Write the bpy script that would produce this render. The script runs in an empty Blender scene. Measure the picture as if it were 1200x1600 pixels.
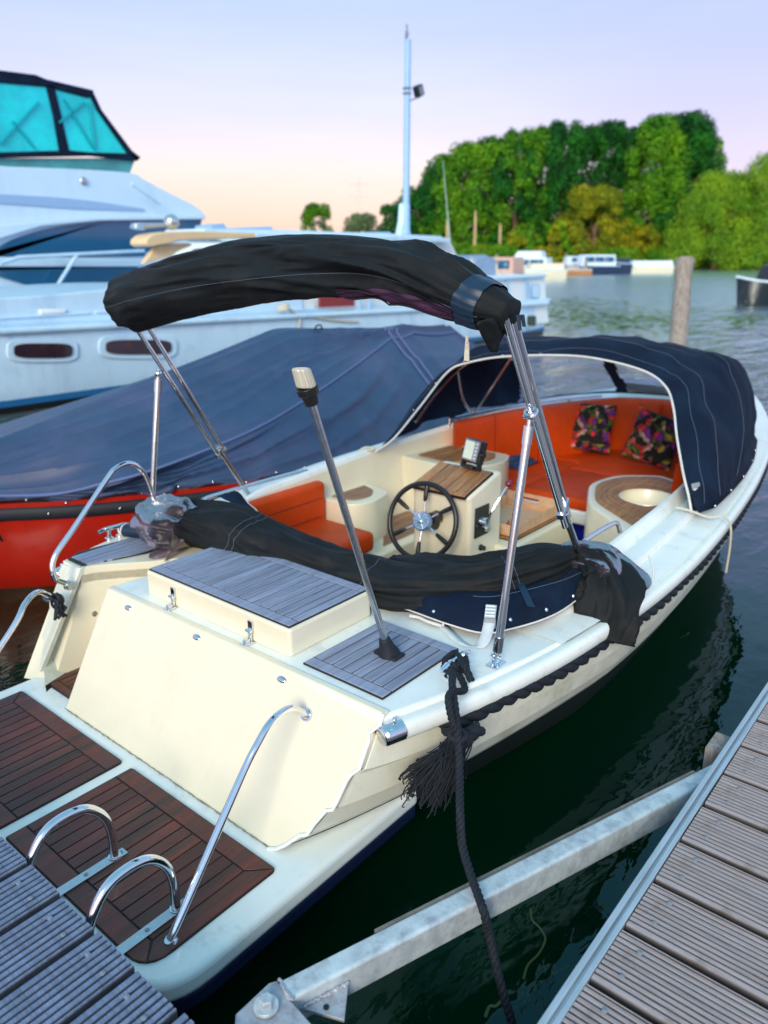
import bpy, math, random
from mathutils import Vector, Matrix, noise
R=math.radians
random.seed(7)
scn=bpy.context.scene
col=scn.collection
# ------------------------------------------------------------------ camera model (world: x = starboard, y = towards the bows, z = up, water at 0)
YAW=R(39.6);PIT=R(18.2);F=1200.0;H=2.1
CX=-2.28
def ray(px,py):
    u=(px-600)/F;v=(800-py)/F
    y=math.cos(PIT)+v*math.sin(PIT);z=-math.sin(PIT)+v*math.cos(PIT)
    return Vector((u*math.cos(YAW)-y*math.sin(YAW),u*math.sin(YAW)+y*math.cos(YAW),z))
def P(px,py,x=None,y=None,z=None,D=None):
    d=ray(px,py)
    if z is not None:t=(z-H)/d.z
    elif x is not None:t=x/d.x
    elif y is not None:t=y/d.y
    else:t=D/(-d.x*math.sin(YAW)+d.y*math.cos(YAW))
    return Vector((d.x*t,d.y*t,H+d.z*t))
# ------------------------------------------------------------------ materials
MATS={}
def mat(name,color,rough=.5,metal=0,coat=0,var=.06,vscale=6,bump=0,bscale=40,aniso=None,island=0,col2=None,c2scale=3,c2lo=.45,c2hi=.65,spec=.5,trans=0,alpha=1,emit=None,sheen=0,rvar=0):
    if name in MATS:return MATS[name]
    m=bpy.data.materials.new(name);m.use_nodes=True;nt=m.node_tree;N=nt.nodes;L=nt.links
    b=N['Principled BSDF']
    b.inputs['Roughness'].default_value=rough;b.inputs['Metallic'].default_value=metal
    b.inputs['Coat Weight'].default_value=coat;b.inputs['Coat Roughness'].default_value=.12
    b.inputs['Specular IOR Level'].default_value=spec
    b.inputs['Transmission Weight'].default_value=trans;b.inputs['Alpha'].default_value=alpha
    if sheen:
        b.inputs['Sheen Weight'].default_value=sheen;b.inputs['Sheen Roughness'].default_value=.5
    tc=N.new('ShaderNodeTexCoord');mp=N.new('ShaderNodeMapping');L.new(tc.outputs['Object'],mp.inputs['Vector'])
    if aniso:mp.inputs['Scale'].default_value=aniso
    nz=N.new('ShaderNodeTexNoise');nz.inputs['Scale'].default_value=vscale;nz.inputs['Detail'].default_value=6;nz.inputs['Roughness'].default_value=.65
    L.new(mp.outputs['Vector'],nz.inputs['Vector'])
    mr=N.new('ShaderNodeMapRange');mr.inputs['To Min'].default_value=1-2.2*var;mr.inputs['To Max'].default_value=1+2.2*var
    L.new(nz.outputs['Fac'],mr.inputs['Value'])
    base=N.new('ShaderNodeRGB');base.outputs[0].default_value=(*color,1);cur=base.outputs[0]
    if col2:
        n2=N.new('ShaderNodeTexNoise');n2.inputs['Scale'].default_value=c2scale;n2.inputs['Detail'].default_value=8;n2.inputs['Roughness'].default_value=.7
        L.new(mp.outputs['Vector'],n2.inputs['Vector'])
        m2=N.new('ShaderNodeMapRange');m2.inputs['From Min'].default_value=c2lo;m2.inputs['From Max'].default_value=c2hi
        L.new(n2.outputs['Fac'],m2.inputs['Value'])
        mx=N.new('ShaderNodeMix');mx.data_type='RGBA';L.new(m2.outputs[0],mx.inputs[0]);L.new(cur,mx.inputs[6]);mx.inputs[7].default_value=(*col2,1);cur=mx.outputs[2]
    vm=N.new('ShaderNodeVectorMath');vm.operation='SCALE';L.new(cur,vm.inputs[0])
    fac=mr.outputs[0]
    if island:
        g=N.new('ShaderNodeNewGeometry');m3=N.new('ShaderNodeMapRange');m3.inputs['To Min'].default_value=1-island;m3.inputs['To Max'].default_value=1+island
        L.new(g.outputs['Random Per Island'],m3.inputs['Value'])
        mu=N.new('ShaderNodeMath');mu.operation='MULTIPLY';L.new(fac,mu.inputs[0]);L.new(m3.outputs[0],mu.inputs[1]);fac=mu.outputs[0]
    L.new(fac,vm.inputs['Scale']);L.new(vm.outputs[0],b.inputs['Base Color'])
    if rvar:
        r2=N.new('ShaderNodeMapRange');r2.inputs['To Min'].default_value=max(0,rough-rvar);r2.inputs['To Max'].default_value=rough+rvar
        L.new(nz.outputs['Fac'],r2.inputs['Value']);L.new(r2.outputs[0],b.inputs['Roughness'])
    if bump:
        nb=N.new('ShaderNodeTexNoise');nb.inputs['Scale'].default_value=bscale;nb.inputs['Detail'].default_value=4
        L.new(mp.outputs['Vector'],nb.inputs['Vector'])
        bp=N.new('ShaderNodeBump');bp.inputs['Strength'].default_value=bump;bp.inputs['Distance'].default_value=.01
        L.new(nb.outputs['Fac'],bp.inputs['Height']);L.new(bp.outputs[0],b.inputs['Normal'])
    if emit:
        b.inputs['Emission Color'].default_value=(*emit[:3],1);b.inputs['Emission Strength'].default_value=emit[3]
    MATS[name]=m
    return m
cream=mat('gelcoat_cream',(.85,.785,.60),.34,coat=.4,var=.06,vscale=2.5,col2=(.80,.75,.60),c2scale=4,c2lo=.55,c2hi=.8,bump=.02,bscale=9,rvar=.08)
white=mat('gelcoat_white',(.88,.92,.88),.4,coat=.3,var=.05,vscale=4,col2=(.60,.64,.60),c2scale=9,c2lo=.55,c2hi=.82,bump=.03,bscale=14,rvar=.1)
hullw=mat('hull_white',(.82,.83,.70),.3,coat=.4,var=.05,vscale=3,col2=(.52,.56,.46),c2scale=4,c2lo=.5,c2hi=.8)
steel=mat('stainless_steel',(.72,.74,.78),.1,1,var=.05,vscale=30,rvar=.05)
steel2=mat('brushed_steel',(.55,.56,.58),.24,1,var=.08,vscale=40,rvar=.1)
galv=mat('galvanised_steel',(.66,.72,.74),.48,.35,var=.12,vscale=25,col2=(.42,.46,.50),c2scale=14,bump=.15,bscale=60)
galvp=mat('galvanised_plate',(.50,.50,.54),.55,.3,var=.15,vscale=18,col2=(.30,.29,.31),c2scale=20,bump=.2,bscale=80)
alu=mat('aluminium_edge',(.50,.57,.62),.45,.5,var=.15,vscale=60,aniso=(1,.1,1),bump=.1,bscale=80)
teakr=mat('teak_oiled_dark',(.12,.024,.014),.42,var=.5,vscale=16,aniso=(6,.5,1),island=.55,col2=(.045,.022,.012),c2scale=4,c2lo=.42,c2hi=.62,bump=.35,bscale=60,coat=.1)
teakg=mat('teak_weathered_grey',(.30,.35,.47),.68,var=.2,vscale=30,aniso=(6,.35,1),island=.13,col2=(.20,.20,.28),c2scale=7,c2lo=.4,c2hi=.7,bump=.35,bscale=90)
teakb=mat('teak_warm',(.42,.20,.07),.5,var=.22,vscale=26,aniso=(6,.5,1),island=.2,col2=(.22,.09,.035),c2scale=9,bump=.25,bscale=80)
teakw=mat('teak_worn_cockpit',(.34,.19,.12),.55,var=.3,vscale=24,aniso=(5,.6,1),island=.2,col2=(.18,.08,.05),c2scale=12,bump=.25,bscale=80)
caulk=mat('caulking',(.012,.011,.014),.6)
black=mat('black_plastic',(.012,.012,.014),.35,var=.1)
rubber=mat('black_rubber',(.008,.012,.02),.65,var=.2,vscale=20)
navyr=mat('navy_rubber',(.006,.013,.05),.35,var=.15)
orange=mat('orange_vinyl',(.60,.060,.004),.5,var=.14,vscale=5,bump=.7,bscale=6,spec=.22)
red=mat('red_gelcoat',(.42,.012,.003),.3,coat=.5,var=.06,vscale=2)
blackcloth=mat('black_canvas',(.006,.0085,.0105),.7,var=.4,vscale=5,col2=(.026,.024,.022),c2scale=4,c2lo=.5,c2hi=.85,bump=.2,bscale=260,spec=.28)
navycloth=mat('navy_canvas',(.0022,.008,.026),.8,var=.3,vscale=4,col2=(.004,.018,.045),c2scale=3,bump=.2,bscale=260,spec=.22)
bluecover=mat('blue_cover_canvas',(.030,.066,.145),.5,var=.15,vscale=3,col2=(.062,.080,.165),c2scale=1.3,bump=.2,bscale=200,spec=.5)
bandcloth=mat('navy_webbing',(.006,.026,.06),.45,var=.1)
thread=mat('seam_thread',(.10,.13,.20),.7)
piping=mat('white_piping',(.72,.70,.66),.6,var=.12,vscale=20)
strapm=mat('white_strap',(.66,.72,.74),.6,var=.12,vscale=30)
purple=mat('purple_zip_tape',(.055,.012,.05),.5,var=.2,vscale=40)
ropeb=mat('black_rope',(.005,.010,.018),.75,var=.35,vscale=40,bump=.5,bscale=120)
ropew=mat('pale_rope',(.60,.56,.44),.8,var=.2,vscale=60)
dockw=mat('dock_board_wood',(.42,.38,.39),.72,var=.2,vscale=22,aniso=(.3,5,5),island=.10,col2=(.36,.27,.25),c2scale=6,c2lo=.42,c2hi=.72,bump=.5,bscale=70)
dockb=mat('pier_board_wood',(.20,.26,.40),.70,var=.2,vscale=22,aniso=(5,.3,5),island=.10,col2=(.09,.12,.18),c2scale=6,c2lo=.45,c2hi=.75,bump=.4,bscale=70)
def groove_shade(m,top,depth,dark):  # scales the base colour down with depth, painting shade into the grooves
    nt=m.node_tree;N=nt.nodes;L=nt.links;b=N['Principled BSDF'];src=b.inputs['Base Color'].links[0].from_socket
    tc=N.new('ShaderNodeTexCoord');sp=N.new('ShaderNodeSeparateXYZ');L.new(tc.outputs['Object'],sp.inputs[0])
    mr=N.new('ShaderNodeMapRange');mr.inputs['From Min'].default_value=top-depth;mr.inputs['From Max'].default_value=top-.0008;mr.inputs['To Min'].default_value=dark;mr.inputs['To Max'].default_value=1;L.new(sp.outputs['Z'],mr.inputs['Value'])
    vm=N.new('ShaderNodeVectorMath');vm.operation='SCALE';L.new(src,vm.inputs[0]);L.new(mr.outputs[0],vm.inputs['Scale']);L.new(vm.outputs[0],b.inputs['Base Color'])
def streaks(m,sc,amt,lo=.56,hi=.74,tint=(.62,.55,.42)):
    nt=m.node_tree;N=nt.nodes;L=nt.links;b=N['Principled BSDF'];src=b.inputs['Base Color'].links[0].from_socket
    tc=N.new('ShaderNodeTexCoord');mp=N.new('ShaderNodeMapping');mp.inputs['Scale'].default_value=sc;L.new(tc.outputs['Object'],mp.inputs['Vector'])
    nz=N.new('ShaderNodeTexNoise');nz.inputs['Scale'].default_value=1;nz.inputs['Detail'].default_value=7;nz.inputs['Roughness'].default_value=.7;L.new(mp.outputs[0],nz.inputs['Vector'])
    mr=N.new('ShaderNodeMapRange');mr.inputs['From Min'].default_value=lo;mr.inputs['From Max'].default_value=hi;mr.inputs['To Max'].default_value=amt;L.new(nz.outputs['Fac'],mr.inputs['Value'])
    mx=N.new('ShaderNodeMix');mx.data_type='RGBA';mx.blend_type='MULTIPLY';L.new(mr.outputs[0],mx.inputs[0]);L.new(src,mx.inputs[6]);mx.inputs[7].default_value=(*tint,1);L.new(mx.outputs[2],b.inputs['Base Color'])
streaks(cream,(9,9,1.2),.16,.56,.74,(.70,.66,.60));streaks(cream,(80,80,70),.4,.68,.72,(.45,.42,.38))
streaks(hullw,(9,3,2),.7,.5,.72,(.6,.62,.5));streaks(white,(30,30,30),.5,.60,.74,(.62,.62,.55));streaks(white,(110,110,110),.5,.66,.72,(.4,.4,.38))
streaks(dockw,(9,9,9),.6,.58,.72,(.45,.42,.30));streaks(dockb,(9,9,9),.6,.58,.72,(.5,.52,.5));streaks(teakr,(7,7,7),.7,.60,.68,(1.5,1.9,.6));streaks(red,(4,4,1),.5,.5,.7,(.55,.5,.5))
groove_shade(dockw,.034,.006,.22);groove_shade(dockb,.034,.006,.18)
oldwood=mat('weathered_post_wood',(.36,.32,.29),.8,var=.3,vscale=12,aniso=(6,6,.4),col2=(.19,.15,.12),c2scale=5,bump=.6,bscale=30)
pine=mat('pine_tray_wood',(.70,.44,.26),.5,var=.12,vscale=30,aniso=(.5,5,1),col2=(.55,.30,.16),c2scale=8)
algae=mat('underwater_board',(.24,.20,.17),.7,var=.3,vscale=20,col2=(.12,.10,.06),c2scale=9)
screen=mat('fishfinder_screen',(.55,.62,.50),.15,var=.04,vscale=10,emit=(.75,.85,.7,.25))
greyp=mat('grey_plastic',(.24,.27,.30),.4)
gauge=mat('blue_silver_gauge',(.20,.34,.52),.5,.0,var=.3,vscale=60)
maroon=mat('maroon_knob',(.20,.006,.02),.2,coat=.5)
bluecloth=mat('blue_towel',(.02,.06,.16),.9,var=.3,vscale=14,bump=.4,bscale=40)
bluebox=mat('royal_blue_plastic',(.01,.02,.42),.35)
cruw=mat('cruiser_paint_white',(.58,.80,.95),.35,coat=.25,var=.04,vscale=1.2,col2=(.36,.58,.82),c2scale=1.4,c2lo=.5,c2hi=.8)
cruc=mat('cruiser_cabin_cream',(.74,.78,.76),.45,var=.05,vscale=1.5)
crub=mat('cruiser_boot_blue',(.012,.13,.32),.4,var=.1,vscale=2)
crubeige=mat('wheelhouse_roof_beige',(.84,.62,.36),.5,var=.08,vscale=2)
mahog=mat('mahogany_red',(.24,.012,.012),.35,coat=.3,var=.2,vscale=6)
darkglass=mat('dark_window_glass',(.03,.02,.03),.06,var=.5,vscale=1.3,col2=(.12,.03,.02),c2scale=3,c2lo=.55,c2hi=.75,coat=.5)
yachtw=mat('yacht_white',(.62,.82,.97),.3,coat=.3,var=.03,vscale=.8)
yachtg=mat('yacht_blue_glass',(.008,.10,.22),.08,var=.15,vscale=.5,coat=.5)
turq=mat('turquoise_vinyl_window',(.0,.62,.66),.25,var=.3,vscale=.7,col2=(.01,.30,.48),c2scale=.5,c2lo=.5,c2hi=.72,emit=(.0,.62,.62,.14))  # faint emission makes the panes glow with no lamp behind them
turqd=mat('tinted_fly_windscreen',(.05,.30,.32),.15,var=.4,vscale=1.2)
mastm=mat('mast_paint_blue',(.30,.52,.78),.4,var=.08,vscale=2)
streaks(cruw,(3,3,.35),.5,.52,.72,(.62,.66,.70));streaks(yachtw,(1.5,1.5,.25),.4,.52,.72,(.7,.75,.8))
def clearmat(name,tint=(.9,.93,1),mixf=.25,rough=.08,cloud=.3,dcol=(.45,.45,.55),gcol=.9):
    m=bpy.data.materials.new(name);m.use_nodes=True;nt=m.node_tree;N=nt.nodes;L=nt.links
    for n in list(N):
        if n.type!='OUTPUT_MATERIAL':N.remove(n)
    out=[n for n in N if n.type=='OUTPUT_MATERIAL'][0]
    tr=N.new('ShaderNodeBsdfTransparent');tr.inputs[0].default_value=(*tint,1)
    gl=N.new('ShaderNodeBsdfGlossy');gl.inputs['Roughness'].default_value=rough;gl.inputs[0].default_value=(gcol,gcol,gcol*1.05,1)
    df=N.new('ShaderNodeBsdfDiffuse');df.inputs[0].default_value=(*dcol,1)
    tc=N.new('ShaderNodeTexCoord');nz=N.new('ShaderNodeTexNoise');nz.inputs['Scale'].default_value=12;nz.inputs['Detail'].default_value=5;L.new(tc.outputs['Object'],nz.inputs['Vector'])
    bp=N.new('ShaderNodeBump');bp.inputs['Strength'].default_value=.5;bp.inputs['Distance'].default_value=.02;L.new(nz.outputs['Fac'],bp.inputs['Height']);L.new(bp.outputs[0],gl.inputs['Normal'])
    fr=N.new('ShaderNodeFresnel');fr.inputs[0].default_value=1.45;L.new(bp.outputs[0],fr.inputs['Normal'])
    ad=N.new('ShaderNodeMath');ad.operation='ADD';ad.use_clamp=True;L.new(fr.outputs[0],ad.inputs[0]);ad.inputs[1].default_value=mixf
    m1=N.new('ShaderNodeMixShader');L.new(ad.outputs[0],m1.inputs[0]);L.new(tr.outputs[0],m1.inputs[1]);L.new(gl.outputs[0],m1.inputs[2])
    m2=N.new('ShaderNodeMixShader');mr=N.new('ShaderNodeMapRange');mr.inputs['To Max'].default_value=cloud;mr.inputs['From Min'].default_value=.3;L.new(nz.outputs['Fac'],mr.inputs['Value'])
    L.new(mr.outputs[0],m2.inputs[0]);L.new(m1.outputs[0],m2.inputs[1]);L.new(df.outputs[0],m2.inputs[2]);L.new(m2.outputs[0],out.inputs['Surface'])
    return m
vinyl=clearmat('clear_vinyl',(.86,.84,.92),.05,.1,.10)
vinyl2=clearmat('crumpled_vinyl',(.74,.64,.72),.0,.24,.55,(.20,.15,.19),.42)
lensm=mat('lamp_lens',(.80,.74,.60),.2,trans=.35,coat=.4,var=.05)
# ------------------------------------------------------------------ mesh builder
def cr(pts,n=8,closed=False):
    pts=[Vector(p) for p in pts];o=[]
    m=len(pts)
    segs=m if closed else m-1
    for i in range(segs):
        if closed:a,b,c,d=pts[(i-1)%m],pts[i],pts[(i+1)%m],pts[(i+2)%m]
        else:
            b,c=pts[i],pts[i+1];a=pts[i-1] if i else b*2-c;d=pts[i+2] if i+2<m else c*2-b
        for k in range(n):
            t=k/n
            o.append(.5*((2*b)+(c-a)*t+(2*a-5*b+4*c-d)*t*t+(3*b-a-3*c+d)*t**3))
    if not closed:o.append(pts[-1].copy())
    return o
def frames(path,up=None):
    n=len(path);T=[]
    for i in range(n):
        t=(path[min(i+1,n-1)]-path[max(i-1,0)])
        T.append(t.normalized() if t.length>1e-9 else Vector((0,0,1)))
    u=up or (Vector((0,0,1)) if abs(T[0].z)<.9 else Vector((1,0,0)))
    u=Vector(u);u=(u-T[0]*u.dot(T[0])).normalized();U=[u]
    for i in range(1,n):
        q=T[i-1].rotation_difference(T[i]);u=q@U[-1];u=(u-T[i]*u.dot(T[i])).normalized();U.append(u)
    return T,U,[T[i].cross(U[i]) for i in range(n)]
class MB:
    def __init__(s):s.v=[];s.f=[]
    def add(s,vs,fs):
        o=len(s.v);s.v+=[Vector(p) for p in vs];s.f+=[tuple(i+o for i in f) for f in fs];return s
    def box(s,p0,p1,M=None):
        x0,y0,z0=p0;x1,y1,z1=p1
        vs=[Vector(p) for p in [(x0,y0,z0),(x1,y0,z0),(x1,y1,z0),(x0,y1,z0),(x0,y0,z1),(x1,y0,z1),(x1,y1,z1),(x0,y1,z1)]]
        if M is not None:vs=[M@p for p in vs]
        return s.add(vs,[(0,3,2,1),(4,5,6,7),(0,1,5,4),(1,2,6,5),(2,3,7,6),(3,0,4,7)])
    def ext(s,pts,vec):
        pts=[Vector(p) for p in pts];n=len(pts);vec=Vector(vec)
        nrm=Vector((0,0,0))
        for i in range(n):nrm+=pts[i].cross(pts[(i+1)%n])
        if nrm.dot(vec)>0:pts=pts[::-1]
        fs=[tuple(range(n)),tuple(range(2*n-1,n-1,-1))]+[(i,n+i,n+(i+1)%n,(i+1)%n) for i in range(n)]
        fs=[tuple(reversed(f)) if 0 else f for f in fs]
        return s.add(pts+[p+vec for p in pts],fs)
    def prism(s,p2,z0,z1):return s.ext([(p[0],p[1],z0) for p in p2],(0,0,z1-z0))
    def rings(s,rs,closed=True,caps=True):
        n=len(rs[0]);vs=[p for r in rs for p in r];fs=[]
        for i in range(len(rs)-1):
            for j in range(n if closed else n-1):
                k=(j+1)%n;fs.append((i*n+j,i*n+k,(i+1)*n+k,(i+1)*n+j))
        if caps and closed:
            fs.append(tuple(range(n-1,-1,-1)));fs.append(tuple((len(rs)-1)*n+j for j in range(n)))
        return s.add(vs,fs)
    def grid(s,rows):return s.rings(rows,False,False)
    def tube(s,path,r,seg=12,caps=True,up=None,closed=False):
        path=[Vector(p) for p in path]
        T,U,V=frames(path,up);rs=[]
        for i,p in enumerate(path):
            rr=r[i] if isinstance(r,(list,tuple)) else r
            rs.append([p+(U[i]*math.cos(a)+V[i]*math.sin(a))*rr for a in [2*math.pi*k/seg for k in range(seg)]])
        if closed:rs.append(rs[0]);caps=False
        return s.rings(rs,True,caps)
    def cyl(s,p0,p1,r0,r1=None,seg=20):return s.tube([p0,p1],[r0,r0 if r1 is None else r1],seg)
    def ball(s,c,r,sc=(1,1,1),n=12,M=None):
        c=Vector(c);rs=[]
        for i in range(n+1):
            t=math.pi*i/n;t=max(.02,min(math.pi-.02,t));rs.append([c+(Vector((math.sin(t)*math.cos(a)*sc[0],math.sin(t)*math.sin(a)*sc[1],-math.cos(t)*sc[2]))*r if M is None else M@(Vector((math.sin(t)*math.cos(a)*sc[0],math.sin(t)*math.sin(a)*sc[1],-math.cos(t)*sc[2]))*r)) for a in [2*math.pi*k/(2*n) for k in range(2*n)]])
        return s.rings(rs)
    def torus(s,c,r,w,n1,n2,seg=64,ss=12):
        c=Vector(c);n1=Vector(n1).normalized();n2=Vector(n2).normalized();n3=n1.cross(n2);rs=[]
        for i in range(seg+1):
            a=2*math.pi*i/seg;d=n1*math.cos(a)+n2*math.sin(a)
            rs.append([c+d*(r+w*math.cos(b))+n3*w*math.sin(b) for b in [2*math.pi*k/ss for k in range(ss)]])
        return s.rings(rs,True,False)
    def build(s,name,m,parent=None,bevel=0,seg=2,smooth=True,ang=35,sub=0,solid=0,subd=0):
        me=bpy.data.meshes.new(name)
        base=Vector((0,0,0)) if parent is None else Vector(parent.get('_b',(0,0,0)))
        me.from_pydata([tuple(p-base) for p in s.v],[],s.f)
        me.materials.append(m)
        if smooth:
            me.polygons.foreach_set('use_smooth',[True]*len(me.polygons))
            me.update();me.set_sharp_from_angle(angle=R(ang))
        me.update()
        o=bpy.data.objects.new(name,me);col.objects.link(o)
        if parent is not None:o.parent=parent;o['_b']=tuple(base)
        if solid:
            md=o.modifiers.new('s','SOLIDIFY');md.thickness=solid;md.offset=0
        if bevel:
            md=o.modifiers.new('b','BEVEL');md.width=bevel;md.segments=seg;md.limit_method='ANGLE';md.angle_limit=R(32);md.harden_normals=False
        if subd:
            md=o.modifiers.new('d','SUBSURF');md.levels=subd;md.render_levels=subd
        return o
def tag(o,label=None,cat=None,group=None,kind=None):
    if label:o['label']=label
    if cat:o['category']=cat
    if group:o['group']=group
    if kind:o['kind']=kind
    return o
def thing(name,loc,label,cat,group=None):
    o=bpy.data.objects.new(name,None);col.objects.link(o);o.location=loc;o['_b']=tuple(loc);o.empty_display_size=.1
    return tag(o,label,cat,group)
def solo(mb,name,m,label,cat,group=None,kind=None,**k):
    """a thing that is one mesh, origin at its base"""
    vs=mb.v;b=Vector((sum(p.x for p in vs)/len(vs),sum(p.y for p in vs)/len(vs),min(p.z for p in vs)))
    mb.v=[p-b for p in vs];o=mb.build(name,m,None,**k);o.location=b
    return tag(o,label,cat,group,kind)
def lerp(a,b,t):return a+(b-a)*t
def interp(tab,y):
    if y<=tab[0][0]:return tab[0][1]
    for (a,b),(c,d) in zip(tab,tab[1:]):
        if y<=c:
            t=(y-a)/(c-a);return b+(d-b)*t
    return tab[-1][1]
def rpoly(pts,r,n=6):
    """round the corners of a 2d polygon; r = number or list"""
    o=[];m=len(pts)
    for i in range(m):
        p=Vector(pts[i][:2]);a=Vector(pts[i-1][:2]);b=Vector(pts[(i+1)%m][:2]);rr=r[i] if isinstance(r,(list,tuple)) else r
        if rr<=0:o.append((p.x,p.y));continue
        u=(a-p);v=(b-p);rr=min(rr,u.length*.49,v.length*.49);u.normalize();v.normalize();A=p+u*rr;B=p+v*rr
        for k in range(n+1):
            t=k/n;q=A*(1-t)**2+p*2*t*(1-t)+B*t*t;o.append((q.x,q.y))
    return o
def twisted(mb,path,r,pitch,strands=3,seg=8,fat=.62,n=None):
    path=[Vector(p) for p in path];L=sum((b-a).length for a,b in zip(path,path[1:]))
    n=n or max(12,int(L/pitch*14));acc=[0]
    for a,b in zip(path,path[1:]):acc.append(acc[-1]+(b-a).length)
    pp=[];j=0
    for i in range(n+1):
        d=L*i/n
        while j<len(acc)-2 and acc[j+1]<d:j+=1
        pp.append(path[j].lerp(path[j+1],(d-acc[j])/max(1e-9,acc[j+1]-acc[j])))
    T,U,V=frames(pp)
    for s_ in range(strands):
        mb.tube([pp[i]+(U[i]*math.cos(a)+V[i]*math.sin(a))*r*(1-fat)*1.15 for i in range(n+1) for a in [2*math.pi*(L*i/n/pitch+s_/strands)]],r*fat,seg)
def clip2(sub,cp):
    area=sum(cp[i][0]*cp[(i+1)%len(cp)][1]-cp[(i+1)%len(cp)][0]*cp[i][1] for i in range(len(cp)))
    if area<0:cp=cp[::-1]
    out=list(sub)
    for i in range(len(cp)):
        a,b=cp[i],cp[(i+1)%len(cp)];ins=lambda p:(b[0]-a[0])*(p[1]-a[1])-(b[1]-a[1])*(p[0]-a[0])>=-1e-9
        inp=out;out=[]
        for j in range(len(inp)):
            p,q=inp[j-1],inp[j]
            if ins(p)!=ins(q):
                d1=(b[0]-a[0])*(p[1]-a[1])-(b[1]-a[1])*(p[0]-a[0]);d2=(b[0]-a[0])*(q[1]-a[1])-(b[1]-a[1])*(q[0]-a[0]);t=d1/(d1-d2);out.append((p[0]+(q[0]-p[0])*t,p[1]+(q[1]-p[1])*t))
            if ins(q):out.append(q)
        if not out:return []
    r=[]
    for p in out:
        if not r or abs(p[0]-r[-1][0])+abs(p[1]-r[-1][1])>1e-5:r.append(p)
    return r
def teak(x0,x1,y0,y1,z,parent,m,pw=.042,border=.055,th=.008,gap=.005,sides='fbst',name='teak_panel',cor=None,along='y',lift=0):
    """planked panel: caulked backing and separate planks in one mesh; sides: f(wd) b(ack) s(tbd) t(port) borders"""
    bk=MB()
    out=cor or [(x0,y0),(x1,y0),(x1,y1),(x0,y1)]
    bk.prism(out,z-.006,z+th-.003)
    pl=MB()
    X0=x0+(border if 't' in sides else 0);X1=x1-(border if 's' in sides else 0)
    Y0=y0+(border if 'b' in sides else 0);Y1=y1-(border if 'f' in sides else 0)
    g=gap/2;zt=z+th
    def q(pts):
        if cor:pts=clip2(pts,cor)
        if len(pts)>2:pl.prism(pts,z-.004,zt)
    ti=border if 't' in sides else 0;si=border if 's' in sides else 0
    if 'b' in sides:q([(x0+g,y0+g),(x1-g,y0+g),(x1-si-g*(1 if si else 1),Y0-g),(x0+ti+g,Y0-g)])
    if 'f' in sides:q([(x0+ti+g,Y1+g),(x1-si-g,Y1+g),(x1-g,y1-g),(x0+g,y1-g)])
    bi=border if 'b' in sides else 0;fi=border if 'f' in sides else 0
    if 's' in sides:q([(X1+g,Y0+g if bi else y0),(x1-g,y0+2*g),(x1-g,y1-2*g),(X1+g,Y1-g if fi else y1)])
    if 't' in sides:q([(x0+g,y0+2*g),(X0-g,Y0+g if bi else y0),(X0-g,Y1-g if fi else y1),(x0+g,y1-2*g)])
    if along=='y':
        n=max(1,round((X1-X0)/pw));w=(X1-X0)/n
        for i in range(n):q([(X0+i*w+g,Y0+g),(X0+(i+1)*w-g,Y0+g),(X0+(i+1)*w-g,Y1-g),(X0+i*w+g,Y1-g)])
    else:
        n=max(1,round((Y1-Y0)/pw));w=(Y1-Y0)/n
        for i in range(n):q([(X0+g,Y0+i*w+g),(X1-g,Y0+i*w+g),(X1-g,Y0+(i+1)*w-g),(X0+g,Y0+(i+1)*w-g)])
    o=pl.build(name,m,parent,bevel=.0012,seg=1);bk.build('caulking',caulk,o)
    return o
def plankpoly(poly,ymin,ymax,z,pw,gap,th,along='y'):
    """planks clipped to a convex-ish polygon, running along y"""
    mb=MB();xs=[p[0] for p in poly];x=min(xs)
    def span(xx):
        ys=[]
        for i in range(len(poly)):
            a,b=poly[i],poly[(i+1)%len(poly)]
            if (a[0]-xx)*(b[0]-xx)<0:ys.append(a[1]+(b[1]-a[1])*(xx-a[0])/(b[0]-a[0]))
        return (min(ys),max(ys)) if len(ys)>=2 else None
    while x<max(xs)-.01:
        xa,xb=x+gap/2,min(x+pw-gap/2,max(xs)-.002);A=[];B=[]
        for k in range(7):
            xx=lerp(xa,xb,k/6);sp=span(xx)
            if sp:A.append((xx,sp[0]));B.append((xx,sp[1]))
        if len(A)>2:mb.prism(A+B[::-1],z,z+th)
        x+=pw
    return mb
# ================================================================== MAIN BOAT
boat=thing('open_motor_boat',(CX,1.3,0),'cream open motor boat with orange seats, teak stern platform and folded black bimini','motor boat')
OUT=cr([(.975,1.575,.752),(1.10,2.0,.757),(1.19,2.5,.768),(1.245,3.2,.79),(1.225,4.0,.83),(1.12,5.0,.87),(.95,5.9,.915),(.66,6.8,.96),(.36,7.45,.99),(0,7.8,1.01)],10)
def hw(y):
    for a,b in zip(OUT,OUT[1:]):
        if a.y<=y<=b.y:
            t=(y-a.y)/max(1e-9,b.y-a.y);return a.x+(b.x-a.x)*t
    return OUT[0].x if y<OUT[0].y else 0
def sheer(y):return interp([(p.y,p.z) for p in OUT],y)
def sym(path,s):return [Vector((CX+s*p.x,p.y,p.z)) for p in path]
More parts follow.
